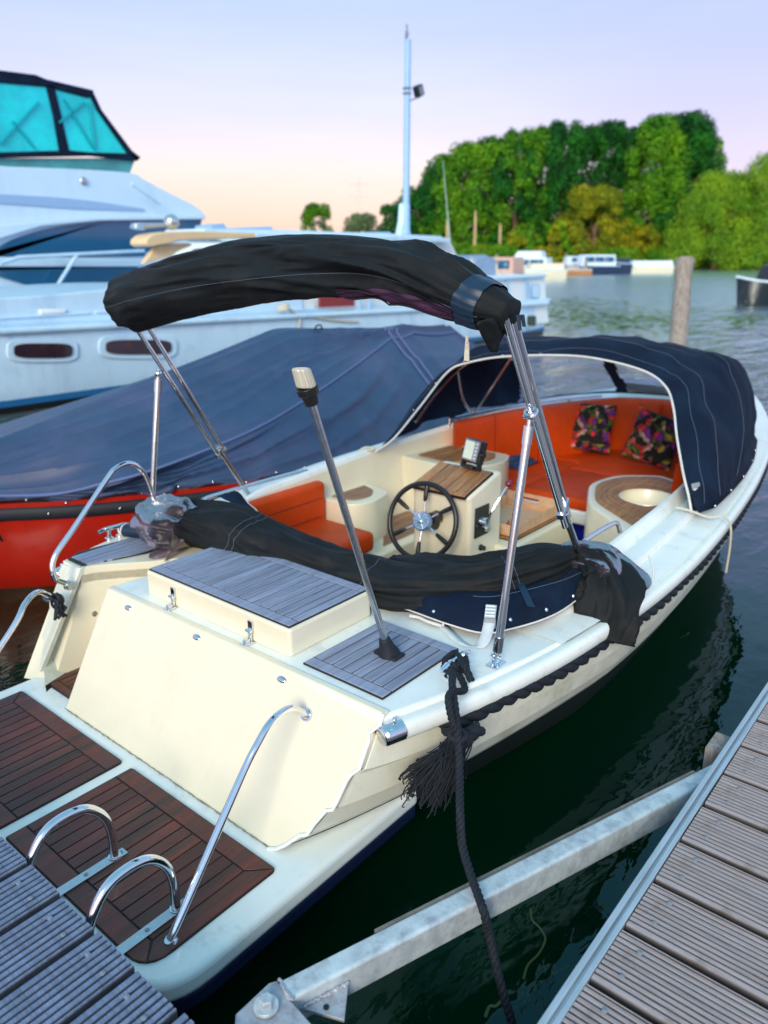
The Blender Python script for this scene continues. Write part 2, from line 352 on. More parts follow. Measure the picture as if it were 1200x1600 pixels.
# --- hull, faux clinker strakes
prof=[(0,-.005),(-.003,-.10),(-.016,-.22),(-.032,-.226),(-.050,-.32),(-.064,-.326),(-.084,-.385),(-.096,-.39),(-.128,-.445),(-.20,-.62),(-.45,-.88)]
sprof=[(.965,.742),(.947,.69),(.947,.60),(.925,.578),(.905,.48),(.88,.463),(.842,.385),(.815,.370),(.76,.32),(.715,.29),(.60,.12)]
def station(p,k,kk=1):
    """half profile at outline point p; k=1 at the stem, kk=0 on the sloping transom"""
    r=[]
    for (dw,dz),(sw,sz) in zip(prof,sprof):
        w=max(0,p.x*(1+dw/1.12));z=p.z+dz*(1+.12*k);y=p.y-max(0,k-.55)*1.3*(-dz)
        if kk<1:
            sy=1.32+(max(sz,.15)-.29)*.60
            w=lerp(sw*(1 if kk==0 else 1),w,kk);z=lerp(sz,z,kk);y=lerp(sy,y,kk) if kk==0 else max(lerp(sy,y,kk),sy+.01)
        r.append((w,y,z))
    return r
hb=MB()
for s in(1,-1):
    rows=[]
    for i,p in enumerate(OUT):
        k=i/(len(OUT)-1)
        t_=min(1,i/26);rows.append([Vector((CX+s*q[0],q[1],q[2])) for q in station(p,k,t_*t_*(3-2*t_) if 0 else t_)])
    hb.grid(rows if s<0 else [r[::-1] for r in rows])
nr_=len(prof)
def cols(mb,a,b):
    o=MB();o.v=list(mb.v);o.f=[f for f in mb.f if all(a<=rowcol[i]<=b for i in f)];return o
rowcol=[];nrow=len(OUT)
for s in(1,-1):
    for i in range(nrow):rowcol+=list(range(nr_)) if s<0 else list(range(nr_))[::-1]
hull=cols(hb,0,8).build('hull',hullw,boat,ang=25)
cols(hb,8,10).build('hull_bottom',mat('dark_hull_lower',(.006,.014,.016),.6,var=.3,vscale=5),boat,ang=25)  # lowest strakes in a plain near-black
# --- transom panel following the strakes, wavy starboard edge
TP0=Vector((CX,1.32,.29));TN=Vector((0,-1,.60)).normalized()
def tr(x,z,off=0):return Vector((x,1.32+(z-.29)*.60+ -off*.86,z+off*.5))
edge=[(.968,.757),(.968,.728),(.940,.694),(.949,.677),(.949,.60),(.928,.579),(.919,.56),(.911,.503),(.905,.474),(.883,.464),(.856,.416),(.844,.383),(.819,.371),(.777,.328),(.748,.306),(.717,.293)]
tm=MB()
pe=[tr(CX+x,z,.012) for x,z in edge]+[tr(-2.83,.29,.012),tr(-2.86,.752,.012)]
tm.ext(pe,(0,.03,.0))
tmo=tm.build('transom',cream,boat,bevel=.006,seg=2)
m=MB();m.tube([tr(CX+x-.003,z,.016) for x,z in edge],.0065,8);m.build('transom_edge',white,tmo)
rnd=random.Random(8);m=MB();m.tube([Vector((lerp(-2.83,-1.56,k/90),1.312+rnd.uniform(-.002,.002),.3045)) for k in range(91)],[rnd.uniform(.0012,.0035) for k in range(91)],6);m.build('sealant_line',mat('dirty_sealant',(.30,.27,.20),.7,var=.5,vscale=40),tmo)
# --- aft deck
def edgepts(y0,y1,off=.0,s=1,n=10):
    return [(CX+s*(hw(lerp(y0,y1,i/n))-off),lerp(y0,y1,i/n)) for i in range(n+1)]
ad=MB()
poly=[(-2.86,1.60)]+edgepts(1.575,2.42,.01)+[(-2.72,2.42),(-2.72,2.0),(-2.84,1.80)]
ad.prism(poly,.70,.757)
ad.build('aft_deck',white,boat,bevel=.012,seg=3)
aw=MB();aw.ext([(-2.852,y,z) for y,z in [(1.36,.25),(1.62,.72),(1.86,.72),(1.86,.25)]],(.1,0,0));aw.box((-2.80,1.86,.25),(-2.7,2.42,.72));aw.build('locker_side',cream,boat,bevel=.006)
# port quarter with the boarding gap
pq=MB()
lefte=[(CX-(hw(y)-.01),y) for y in [1.6,1.7,1.8,2.0,2.2,2.42]]
top=[(-3.25,1.60),(-3.105,1.60),(-3.09,1.66),(-3.03,1.74),(-2.93,1.86),(-2.84,2.0),(-2.80,2.12),(-2.80,2.42)]
pq.prism([(a[0],a[1]) for a in top]+lefte[::-1],.70,.775)
pq.build('port_quarter_deck',cream,boat,bevel=.014,seg=3)
wl=MB();rows=[]
for z,t in [(.74,0),(.70,0),(.5,.45),(.29,1)]:
    rows.append([Vector((x+.02*t,(1.333+(z-.29)*.60 if i==0 else y-.20*t if i==1 else y-.1*t if i==2 else y),z)) for i,(x,y) in enumerate(top)])
wl.grid(rows);wl.build('boarding_gap_wall',cream,boat,ang=60)
pa=MB();pe=[tr(CX-x,z,.012) for x,z in edge if z>.31 or 1];pe=[p for p in pe if p.x<-3.10]+[tr(-3.10,.35,.012),tr(-3.10,.772,.012)];pa.ext(pe,(0,.03,0))
pa.build('port_transom',hullw,boat,bevel=.004)
ff=MB();ff.box((-3.11,1.3,.25),(-2.8,2.3,.292));ff.build('footwell_floor',cream,boat)
teak(-3.08,-2.86,1.36,1.75,.309,boat,teakr,pw=.04,border=.04,sides='bt',name='footwell_teak')
# drain, latch buttons
for (px,py,y) in [(147,958,None)]:
    b=P(px,py,x=-3.09);m=MB();m.cyl(b+Vector((.0,0,0)),b+Vector((.012,0,0)),.016,.014);m.cyl(b+Vector((.010,0,0)),b+Vector((.016,0,0)),.007);m.build('drain_fitting',steel2,boat)
def tplane(px,py):
    d=ray(px,py);o=Vector((0,0,H));t=(TP0-o).dot(TN)/d.dot(TN);return o+d*t
for px,py in [(204,950),(311,996),(444,1062)]:
    c=tplane(px,py)+TN*.012
    m=MB();M=TN.to_track_quat('Z','X').to_matrix()
    m.ball(c,.020,(1.15,.62,.35),8,M=Matrix(((1,0,0),(0,.8,-.6),(0,.6,.8))))
    m.build('vent_cover',steel,boat)
# --- swim platform
sp=MB();po=[(-3.19,.735),(-1.375,.735),(-1.375,1.86),(-1.47,1.9),(-3.1,1.9),(-3.19,1.86)]
sp.prism(rpoly(po,[.20,.20,.0,.0,0,0],8),.225,.302);plat=sp.build('swim_platform',white,boat,bevel=.022,seg=4)
rb=MB();po2=[(-3.185,.742),(-1.38,.742),(-1.38,1.86),(-3.18,1.86)]
rb.prism(rpoly(po2,[.20,.20,0,0],8),.165,.235);rb.build('platform_rubber_edge',navyr,plat,bevel=.02,seg=3)
def frm(x0,x1,y0,y1,r):return rpoly([(x0,y0),(x1,y0),(x1,y1),(x0,y1)],r)
teak(-2.26,-1.475,.79,1.262,.303,plat,teakr,pw=.052,border=.07,sides='fbs',cor=frm(-2.26,-1.475,.79,1.262,[.01,.09,.02,.02]))
teak(-3.10,-2.315,.79,1.262,.303,plat,teakr,pw=.052,border=.07,sides='fbt',cor=frm(-3.10,-2.315,.79,1.262,[.09,.01,.02,.02]))
# --- hatch with teak lid
hb=MB();hx0,hx1,hy0,hy1=-2.665,-1.80,1.655,2.10
hb.prism(frm(hx0,hx1,hy0,hy1,.02),.757,.866);hatch=hb.build('stern_hatch',cream,boat,bevel=.010,seg=3)
teak(hx0+.012,hx1-.012,hy0+.012,hy1-.0,.867,hatch,teakg,pw=.042,border=.05,sides='fbst'.replace('t','').replace('s',''),name='teak_lid')
for x in(-2.47,-2.0):
    m=MB();y=hy0-.004
    m.box((x-.012,y-.006,.80),(x+.012,y+.003,.845));m.box((x-.008,y-.012,.765),(x+.008,y-.002,.815));m.box((x-.018,y-.045,.758),(x+.018,y-.004,.765));m.cyl((x-.016,y-.012,.806),(x+.016,y-.012,.806),.006);m.box((x-.010,y-.035,.764),(x+.010,y-.015,.778))
    m.build('hatch_latch',steel,hatch,bevel=.002)
# --- side teak panels on the aft deck
teak(-1.735,-1.375,1.655,2.085,.759,boat,teakg,pw=.046,border=.05,sides='fb',name='quarter_teak_panel')
pt=MB();pt.prism([(-3.245,1.62),(-3.12,1.62),(-3.03,1.90),(-3.03,2.06),(-3.26,2.06),(-3.29,1.7)],.775,.781)
o=plankpoly([(-3.245,1.64),(-3.11,1.64),(-3.035,1.90),(-3.035,2.05),(-3.26,2.05)],0,0,.776,.043,.005,.009).build('quarter_teak_panel',teakg,boat);pt.build('caulking',caulk,o)
# --- side decks : moulded section swept from the quarter round the bow
INN=cr([(.90,2.36,.80),(.955,2.75,.82),(.965,3.2,.84),(.955,4.0,.875),(.86,5.0,.90),(.70,5.75,.925),(.46,6.3,.94),(.2,6.5,.945),(0,6.55,.945)],12)
OU2=[p for p in OUT if p.y>=2.36];OU2=[Vector((hw(2.36),2.36,sheer(2.36)))]+OU2
def resamp(path,n):
    acc=[0]
    for a,b in zip(path,path[1:]):acc.append(acc[-1]+(b-a).length)
    o=[];j=0
    for i in range(n+1):
        d=acc[-1]*i/n
        while j<len(acc)-2 and acc[j+1]<d:j+=1
        o.append(path[j].lerp(path[j+1],min(1,(d-acc[j])/max(1e-9,acc[j+1]-acc[j]))))
    return o
NI=80
OR=resamp(OU2,NI);IR=resamp(INN,NI)
dsec=[(0,-.005),(.10,.0),(.30,.004),(.42,.006),(.46,.034),(.56,.038),(.72,.030),(.76,.010),(.80,.012),(.84,.05),(.90,.066),(.97,.066),(1.0,.055),(1.0,-.04)]
dk=MB()
for s in(1,-1):
    rows=[]
    for n_,(o_,i_) in enumerate(zip(OR,IR)):
        zb=o_.z;row=[];rmp=min(1,n_/9);rmp=rmp*rmp*(3-2*rmp)
        for t,h in dsec:
            q=o_.lerp(i_,t);zb2=lerp(zb,min(zb,.955),t);bow=1-min(1,max(0,(q.y-4.9)/.9))*(t>.5);h=h if h<0 else h*max(bow,.08);q=Vector((CX+s*q.x,q.y,zb2+(h if h<0 else lerp(-.002,h,rmp))));row.append(q)
        rows.append(row)
    dk.grid(rows if s>0 else [r[::-1] for r in rows])
side=dk.build('side_deck',white,boat,ang=40)
# teak on the foredeck
fd=MB();pf=[];
for sgn in(1,-1):
    ll=[(CX+sgn*max(0,hw(y)-.16),y) for y in [6.72,6.9,7.1,7.3,7.45]]
    pf+=ll if sgn>0 else ll[::-1]
for k in range(0):pass
o=plankpoly(pf,0,0,1.045,.05,.005,.008).build('foredeck_teak',teakg,boat)
fb=MB();fb.prism(pf,1.0,1.048);fb.build('caulking',caulk,o)
# inner walls, sole
iw=MB()
for s in(1,-1):
    rows=[]
    for o_,i_ in zip(OR,IR):
        z=min(o_.z,.955)+(.03 if i_.y<5 else -.02);rows.append([Vector((CX+s*i_.x,i_.y,z)),Vector((CX+s*(i_.x-.01),i_.y,z-.25)),Vector((CX+s*max(0,i_.x-.12),i_.y-.02,.16))])
    iw.grid(rows[::1] if s<0 else rows)
iw.grid([[Vector((CX-.90,2.36,.80)),Vector((CX+.90,2.36,.80))],[Vector((CX-.76,2.36,.16)),Vector((CX+.76,2.36,.16))]])
iw.build('cockpit_liner',cream,boat,ang=50)
po=[(CX+s*max(0,p.x-.10),p.y) for s,pp in((1,IR),(-1,IR[::-1])) for p in pp[::6]]
fl=MB();fl.prism([(x,y) for x,y in po],.12,.165);flr=fl.build('cockpit_sole',caulk,boat)
teak(-3.0,-1.55,2.6,5.6,.166,flr,teakr,pw=.06,border=.05,sides='fb',name='sole_planks')
# coaming wall aft
cw=MB();cw.box((CX-.9,2.34,.755),(CX+.9,2.385,.80));cw.build('aft_coaming',white,boat,bevel=.01)
# --- rub rail and rope fender
for s in(1,-1):
    pth=[Vector((CX+s*(p.x+.012),p.y-(0 if i else .0),p.z-.045)) for i,p in enumerate(resamp(OUT,90))]
    rr=MB();T,U,V=frames(pth,(0,0,1));rs=[]
    for p,t in zip(pth,T):
        lat=t.cross(Vector((0,0,1))).normalized();rs.append([p+lat*(.030*math.copysign(abs(math.cos(a))**.7,math.cos(a)))+Vector((0,0,1))*(.033*math.copysign(abs(math.sin(a))**.7,math.sin(a))) for a in [2*math.pi*k/14 for k in range(14)]])
    rr.rings(rs);rr.build('rub_rail',white,boat,ang=70)
    e=pth[0];d=(pth[1]-pth[0]).normalized()
    ec=MB();ec.tube([e-d*.012,e+d*.056],[.035,.036],18);ec.tube([e-d*.020,e-d*.010],[.029,.035],18);ec.cyl(e+d*.03+Vector((0,0,.040)),e+d*.03+Vector((0,0,.047)),.008);ec.build('rail_end_cap',steel,boat,bevel=.003)
    rp=[Vector((CX+s*(p.x+.014),p.y,p.z-.092-.005*math.sin(i*.7))) for i,p in enumerate(resamp(OUT,90)) if i>2]
    f=MB();twisted(f,rp,.035,.21,3,8,fat=.58);f.build('rope_fender',ropeb,boat,ang=80)
# rope end tassel
ts=MB();rnd=random.Random(3)
c0=Vector((-1.155,1.76,.645))
for i in range(300):
    a=Vector((c0.x+rnd.uniform(-.03,.03),c0.y+rnd.uniform(-.06,.06),c0.z+rnd.uniform(-.02,.02)))
    e=Vector((rnd.uniform(-1.26,-1.13),rnd.gauss(1.675,.045),0));e.z=.47+.10*rnd.random()+.25*max(0,1.67-e.y)
    mid=a.lerp(e,.5)+Vector((.02,rnd.uniform(-.03,.01),.025))
    ts.tube(cr([a,mid,e,e+Vector((rnd.uniform(-.01,.01),rnd.uniform(-.02,.01),-rnd.uniform(0,.03)))],4),rnd.uniform(.0013,.0026),5)
twisted(ts,cr([c0+Vector((.02,.10,.004)),c0+Vector((.01,.04,.0)),c0+Vector((-.0,-.03,-.02))],6),.026,.12,3,7)
for k in range(5):ts.torus(c0+Vector((.008,.035-.008*k,0)),.027,.004,(1,0,0),(0,.1,1),20,6)
ts.build('rope_tassel',ropeb,boat,ang=80)
# --- cleats
def cleat(c,name='cleat',ang=0):
    m=MB();c=Vector(c);d=Vector((math.sin(ang),math.cos(ang),0));w=Vector((d.y,-d.x,0))
    m.tube([c-d*.085+Vector((0,0,.048)),c-d*.05+Vector((0,0,.054)),c+d*.05+Vector((0,0,.054)),c+d*.085+Vector((0,0,.048))],[.008,.011,.011,.008],10)
    for k in(-1,1):
        m.tube([c+d*.03*k,c+d*.026*k+Vector((0,0,.05))],[.012,.009],10);m.cyl(c+d*.03*k,c+d*.03*k+Vector((0,0,.006)),.021)
    return m.build(name,steel,boat)
cleat((-1.29,1.94,.757),ang=.0)
cleat((-3.35,1.93,.775),ang=.05)
# --- grab rails
def flange(m,c,n,r=.024):
    c=Vector(c);n=Vector(n).normalized();m.cyl(c,c+n*.008,r,r*.9,18);m.cyl(c+n*.008,c+n*.016,r*.72,r*.55,18)
def rail(pts,f0,n0,f1,n1,name='grab_rail',r=.0125):
    m=MB();m.tube(cr(pts,10),r,14);flange(m,f0,n0);flange(m,f1,n1);return m.build(name,steel,boat)
a=tr(-1.60,.665,.012)
rail([a,a+Vector((.0,-.075,.06)),(-1.575,1.36,.745),(-1.57,1.295,.70),(-1.565,1.22,.625),(-1.525,1.0,.415),(-1.51,.925,.345),(-1.505,.893,.315)],a,TN,(-1.505,.893,.303),(0,-.3,1))
rail([(-3.095,1.53,.726),(-3.09,1.475,.775),(-3.10,1.487,.86),(-3.10,1.60,.975),(-3.10,1.775,1.15),(-3.10,1.83,1.195),(-3.10,1.90,1.205),(-3.10,1.955,1.165),(-3.10,1.99,1.09),(-3.09,2.062,.785)],(-3.09,1.53,.722),(1,0,0),(-3.09,2.062,.776),(0,0,1))
r3=rail([(-3.10,1.44,.70),(-3.07,1.38,.745),(-3.02,1.30,.735),(-2.99,1.22,.66),(-2.99,.97,.41),(-2.99,.90,.33),(-2.99,.87,.305)],(-3.11,1.44,.69),(.5,-.8,0),(-2.99,.87,.303),(0,0,1))
m=MB();rnd=random.Random(5)
b=P(90,940,x=-3.06)
for k in range(7):
    m.torus(b+Vector((0,rnd.uniform(-.014,.014),rnd.uniform(-.03,.02))),.021,.006,(0,0,1),(1,.2*rnd.uniform(-1,1),0),20,6)
for k in range(4):m.tube([b,b+Vector((.01,rnd.uniform(-.02,.03),-.035)),b+Vector((.012,rnd.uniform(-.03,.04),-.075))],[.010,.011,.006],6)
m.build('lashing',rubber,boat)
# --- ladder hoops
ld=MB()
for x,dy in((-1.90,0),(-1.58,0)):
    ld.tube(cr([(x,.968,.315),(x,.966,.42),(x,.945,.488),(x,.90,.538),(x,.84,.555),(x,.78,.545),(x,.735,.50),(x,.70,.42),(x,.66,.2),(x,.64,-.35)],8),.0145,14)
    flange(ld,(x,.968,.312),(0,0,1),.022)
lad=ld.build('boarding_ladder',steel,boat)
for x in(-1.90,-1.58):
    m=MB();m.box((x-.017,.74,.3115),(x+.017,1.005,.3165));m.build('mounting_strip',steel2,lad,bevel=.001)
    m=MB()
    for y in(.99,.87,.76):m.cyl((x,y,.3165),(x,y,.3185),.0075,.006)
    m.build('screw_head',greyp,lad)
# --- navigation light on a pole
lb=Vector((-1.535,1.885,.768));lt=P(484,605,x=-1.60);lt=P(487,630,x=-1.60)
d=(lt-lb).normalized()
m=MB();m.tube([lb+d*.03,lt],[.0125,.0125],14);pole=m.build('light_pole',steel2,boat)
m=MB();m.box((-1.585,1.855,.767),(-1.485,1.915,.778));m.tube([lb,lb+d*.035,lb+d*.075],[.042,.028,.020],16);m.build('pole_socket',rubber,pole,bevel=.004)
m=MB();m.tube([lt-d*.005,lt+d*.028,lt+d*.030,lt+d*.052],[.020,.025,.032,.033],20);m.build('lamp_base',black,pole,bevel=.002)
m=MB()
n=36;rs=[]
for h,r in [(.052,.0295),(.056,.0305),(.104,.028),(.109,.026),(.110,.023)]:
    rs.append([lt+d*h+Vector((math.cos(2*math.pi*k/n),math.sin(2*math.pi*k/n),0))*(r*(1.0 if k%2 else .955)) for k in range(n)])
m.rings(rs);m.build('lamp_lens',lensm,pole,smooth=False)
# --- cockpit furniture -------------------------------------------------
def block(poly,z0,z1,name,m,r=.03,bev=.014,parent=boat):
    b=MB();b.prism(rpoly(poly,r),z0,z1);return b.build(name,m,parent,bevel=bev,seg=3)
# helm console
hc=MB();cx0,cx1=-2.40,-2.03
sec=[(3.16,.165),(3.14,.92),(3.12,.955),(3.40,1.035),(3.45,1.03),(3.47,.165)]
hc.ext([(cx0,y,z) for y,z in sec],(cx1-cx0,0,0));con=hc.build('helm_console',cream,boat,bevel=.022,seg=4)
# sloped teak top
sl=(1.035-.955)/(.28)
M=Matrix.Translation((0,3.135,.962))@Matrix.Rotation(math.atan(sl),4,'X')
m=MB();n=5;w=(cx1-cx0-.03)/n
for i in range(n):
    m.box((cx0+.015+i*w+.0025,0,0),(cx0+.015+(i+1)*w-.0025,.245,.012),M)
m.box((cx0+.015,-.028,0),(cx1-.015,-.003,.012),M)
tt=m.build('teak_top',teakb,con,bevel=.0015,seg=1);m=MB();m.box((cx0+.013,-.03,-.008),(cx1-.013,.247,.008),M);m.build('caulking',caulk,tt)
# fish finder
Mf=Matrix.Translation((-2.17,3.34,1.045))@Matrix.Rotation(R(-18),4,'Z')@Matrix.Rotation(R(-14),4,'X')
m=MB();m.box((-.062,-.02,.03),(.062,.035,.155),Mf);fish=m.build('fish_finder',black,con,bevel=.008,seg=3)
m=MB();m.box((-.052,-.0235,.048),(.022,-.0195,.142),Mf);m.build('screen',screen,fish,bevel=.001)
m=MB();m.box((-.058,-.0225,.040),(.028,-.0190,.150),Mf)
m.box((.028,-.0225,.040),(.058,-.0190,.150),Mf);m.build('bezel',greyp,fish,bevel=.001)
m=MB()
for k in range(5):m.box((.034,-.0255,.052+k*.019),(.052,-.022,.064+k*.019),Mf)
m.build('button',strapm,fish,bevel=.001)
m=MB();m.box((-.05,-.03,.0),(.05,.04,.014),Mf)
for k in(-1,1):m.box((.064*k-.006,-.012,.0),(.064*k+.006,.02,.09),Mf);m.cyl(Mf@Vector((.062*k,.004,.085)),Mf@Vector((.085*k,.004,.085)),.015)
m.build('bracket',black,fish,bevel=.002)
# steering wheel
wc=Vector((-2.25,3.03,.81));wn=Vector((.10,-1,.32)).normalized();w1=Vector((1,0,0));w1=(w1-wn*w1.dot(wn)).normalized();w2=wn.cross(w1)
m=MB();m.torus(wc,.197,.0135,w1,w2,72,14);wheel=m.build('steering_wheel',black,con)
for k in range(6):
    a=R(90+60*k+4);dd=w1*math.cos(a)+w2*math.sin(a)
    m=MB();m.tube([wc+dd*.045-wn*.01,wc+dd*.19],[.0055,.0055],8);o=m.build('spoke',steel,wheel)
    m=MB();m.tube([wc+dd*.105,wc+dd*.112,wc+dd*.15,wc+dd*.182],[.006,.010,.0125,.0125],10);m.build('spoke_grip',black,wheel)
m=MB();m.tube([wc-wn*.02,wc+wn*.004,wc+wn*.012],[.050,.050,.046],32);hubo=m.build('hub',gauge,wheel)
m=MB()
for k in range(12):
    a=2*math.pi*k/12;dd=w1*math.cos(a)+w2*math.sin(a);m.tube([wc+wn*.013+dd*.016,wc+wn*.013+dd*.040],.0022,5)
m.torus(wc+wn*.013,.046,.003,w1,w2,40,6);m.tube([wc+wn*.010,wc+wn*.024,wc+wn*.027],[.012,.011,.006],14);m.build('hub_emblem',steel,wheel)
m=MB();m.cyl(wc-wn*.02,wc-wn*.13,.032,.045);m.box((-2.235,3.06,.80),(-2.19,3.13,.85));m.build('steering_column',black,con,bevel=.003)
# control lever on the starboard side of the console
x=cx1
m=MB();m.box((x,3.185,.72),(x+.008,3.315,.885));m.build('throttle_plate',black,con,bevel=.003)
m=MB();m.cyl((x+.008,3.25,.80),(x+.04,3.25,.80),.032,.026);m.tube(cr([(x+.038,3.25,.79),(x+.055,3.26,.86),(x+.075,3.30,.93),(x+.09,3.345,.985)],6),.007,8);m.cyl((x+.02,3.25,.77),(x+.05,3.25,.77),.016);lev=m.build('throttle_lever',steel,con)
m=MB();m.ball((x+.092,3.355,.997),.021,n=10);m.build('lever_knob',maroon,con)
m=MB()
for (yy,zz,r) in((3.25,.655,.013),(3.255,.555,.010)):m.cyl((x,yy,zz),(x+.012,yy,zz),r*1.3);m.cyl((x+.01,yy,zz),(x+.03,yy,zz),r)
m.build('switch_knob',black,con,bevel=.002)
# engine box with teak top
block([(-2.42,3.40),(-1.93,3.40),(-1.93,4.15),(-2.42,4.15)],.165,.625,'engine_box',cream,r=.03)
block([(-2.03,3.2),(-1.88,3.2),(-1.88,3.5),(-2.03,3.5)],.165,.56,'engine_box_step',cream,r=.02)
teak(-2.38,-1.97,3.50,4.11,.626,boat,teakb,pw=.045,border=.04,sides='fb',name='engine_box_teak')
# port side : rear seat, small locker, bench, forward locker
def soft(p0,p1,name,m,r=.035,parent=boat,amp=.006,seed=0):
    x0,y0,z0=p0;x1,y1,z1=p1;b=MB()
    b.box(p0,p1);o=b.build(name,m,parent,smooth=True,ang=180)
    md=o.modifiers.new('b','BEVEL');md.width=r;md.segments=5;md.limit_method='ANGLE'
    return o
block([(-3.28,2.40),(-2.78,2.40),(-2.78,3.22),(-3.28,3.22)],.165,.45,'port_seat_base',cream)
soft((-3.26,2.42,.45),(-2.76,3.26,.575),'seat_cushion',orange)
bk=MB();bk.ext([(-3.27,y,z) for y,z in [(2.45,.50),(3.29,.50),(3.29,.80),(2.45,.80)]],(.085,0,0))
o=bk.build('seat_backrest',orange,boat,bevel=.03,seg=4)
m=MB()
for zz in(.585,.70):m.tube([(-3.184,2.50,zz),(-3.184,3.25,zz)],.003,6)
m.build('seam',mahog,o)
m=MB();m.tube(cr([(-3.30,2.42,.80),(-3.30,2.44,.855),(-3.30,2.6,.865),(-3.30,3.1,.865),(-3.30,3.24,.855),(-3.30,3.27,.80)],6),.0125,12);m.build('side_rail',steel,boat)
block([(-3.24,3.30),(-2.98,3.30),(-2.93,3.45),(-2.99,3.68),(-3.24,3.74)],.165,.68,'port_locker',cream,r=[.01,.08,.08,.08,.01],bev=.018)
pts=rpoly([(-3.20,3.35),(-3.04,3.37),(-3.01,3.50),(-3.08,3.62),(-3.20,3.66)],[.0,.04,.05,.05,0]);m=plankpoly(pts,0,0,.681,.045,.004,.008);m.build('locker_teak',teakw,boat)
block([(-3.24,3.70),(-2.86,3.30),(-2.78,3.30),(-2.80,4.35),(-3.24,4.35)],.165,.40,'port_bench',cream,r=.02)
pts=[(-3.18,3.85),(-2.86,3.45),(-2.86,4.25),(-3.18,4.25)];plankpoly(pts,0,0,.401,.05,.004,.008).build('bench_teak',teakw,boat)
b=MB();b.prism(rpoly([(-3.24,4.10),(-2.84,4.06),(-2.62,4.22),(-2.58,4.42),(-2.66,4.60),(-3.20,4.62)],[.01,.05,.12,.1,.04,.01]),.165,.80);b.build('port_forward_locker',cream,boat,bevel=.02,seg=4)
pts=rpoly([(-3.14,4.17),(-2.87,4.13),(-2.70,4.25),(-2.67,4.42),(-2.74,4.54),(-3.12,4.55)],[.0,.04,.08,.06,.02,0]);plankpoly(pts,0,0,.801,.05,.004,.009).build('forward_locker_teak',teakb,boat)
# starboard : rear side seat, sink box
b=MB();b.prism(rpoly([(-1.62,3.05),(-1.33,2.6),(-1.33,3.60),(-1.40,3.66),(-1.56,3.6),(-1.66,3.35)],[.06,.0,0,.04,.08,.08]),.165,.66);b.build('starboard_seat_base',cream,boat,bevel=.015,seg=3)
pts=rpoly([(-1.585,3.10),(-1.36,2.75),(-1.36,3.58),(-1.42,3.62),(-1.54,3.55),(-1.62,3.32)],[.04,0,0,.03,.06,.06]);plankpoly(pts,0,0,.661,.045,.004,.008).build('seat_teak',teakw,boat)
soft((-1.56,2.62,.668),(-1.37,3.40,.74),'small_orange_cushion',orange,.03)
m=MB();m.tube(cr([(-1.345,3.02,.85),(-1.36,3.03,.895),(-1.365,3.10,.905),(-1.365,3.32,.905),(-1.36,3.40,.895),(-1.345,3.41,.85)],6),.011,12);m.build('side_rail',steel,boat)
SB=rpoly([(-1.80,4.02),(-1.34,3.62),(-1.34,4.72),(-1.70,4.90),(-1.93,4.72),(-1.98,4.42)],[.10,0,0,.05,.10,.12])
cxs,cys=-1.56,4.33;NR=96
SBr=resamp([Vector((p[0],p[1],0)) for p in SB]+[Vector((SB[0][0],SB[0][1],0))],NR)[:-1]
def sring(f,z,r=.155):
    o=[]
    for p in SBr:
        a=math.atan2(p.y-cys,p.x-cxs);c=Vector((cxs+r*math.cos(a),cys+r*math.sin(a),0));q=p.lerp(c,f);q.z=z;o.append(q)
    return o
b=MB();b.rings([sring(0,.165),sring(0,.745),sring(.02,.757),sring(.06,.762),sring(.14,.762),sring(1,.762),sring(1,.755,.152),sring(1,.70,.14),sring(1,.685,.115),sring(1,.682,.01)]);sink=b.build('sink_box',cream,boat,ang=50)
def skp(f0,f1,n,z0,z1):
    mb=MB()
    for k in range(n):
        fa=lerp(f0,f1,k/n)+.006;fb=lerp(f0,f1,(k+1)/n)-.006
        for q0,q1 in((0,14),(14,33),(33,52),(52,74),(74,96)):
            idx=[i%NR for i in range(q0,q1+1)];A=[sring(fa,z1)[i] for i in idx];B=[sring(fb,z1)[i] for i in idx]
            A0=[Vector((p.x,p.y,z0)) for p in A];B0=[Vector((p.x,p.y,z0)) for p in B]
            mb.rings([[a_,b_,d_,c_] for a_,b_,c_,d_ in zip(A,B,A0,B0)])
    return mb
skp(.22,.93,4,.760,.7705).build('sink_teak',teakb,sink)
m=MB();m.torus((cxs,cys,.764),.160,.008,(1,0,0),(0,1,0),56,8);m.build('sink_rim',cream,sink)
b=P(1028,840,x=-1.6);
m=MB();c=Vector((-1.70,3.935,.50));nn=Vector((-.65,-.76,0));m.cyl(c,c+nn*.008,.018);m.cyl(c+nn*.008,c+nn*.012,.012);m.build('locker_lock',steel2,sink)
# --- sofa
b=MB();b.prism([(-3.14,4.66),(-1.46,4.66),(-1.46,4.74),(-3.14,4.74)],.38,.475);b.build('sofa_front_board',white,boat,bevel=.012)
inset=[(CX+s*(p.x-.03),p.y-.0) for s,pp in((1,IR),(-1,IR[::-1])) for p in pp if p.y>4.66][::3]
b=MB();b.prism([(CX+(x-CX)*.97,y if y<6.4 else 6.4) for x,y in inset],.40,.47);b.build('sofa_base',caulk,boat)
def cush(poly,z0,z1,seed,name='sofa_cushion'):
    b=MB();b.prism(poly,z0,z1);o=b.build(name,orange,boat,ang=180);md=o.modifiers.new('b','BEVEL');md.width=.028;md.segments=4;md.limit_method='ANGLE';md.angle_limit=R(40);return o
cush([(-3.12,4.68),(-2.62,4.68),(-2.62,5.62),(-3.0,5.62)],.472,.555,1)
cush([(-2.615,4.67),(-2.02,4.67),(-2.02,5.40),(-2.615,5.40)],.472,.558,2)
cush([(-2.015,4.69),(-1.50,4.69),(-1.60,5.55),(-2.015,5.55)],.472,.553,3)
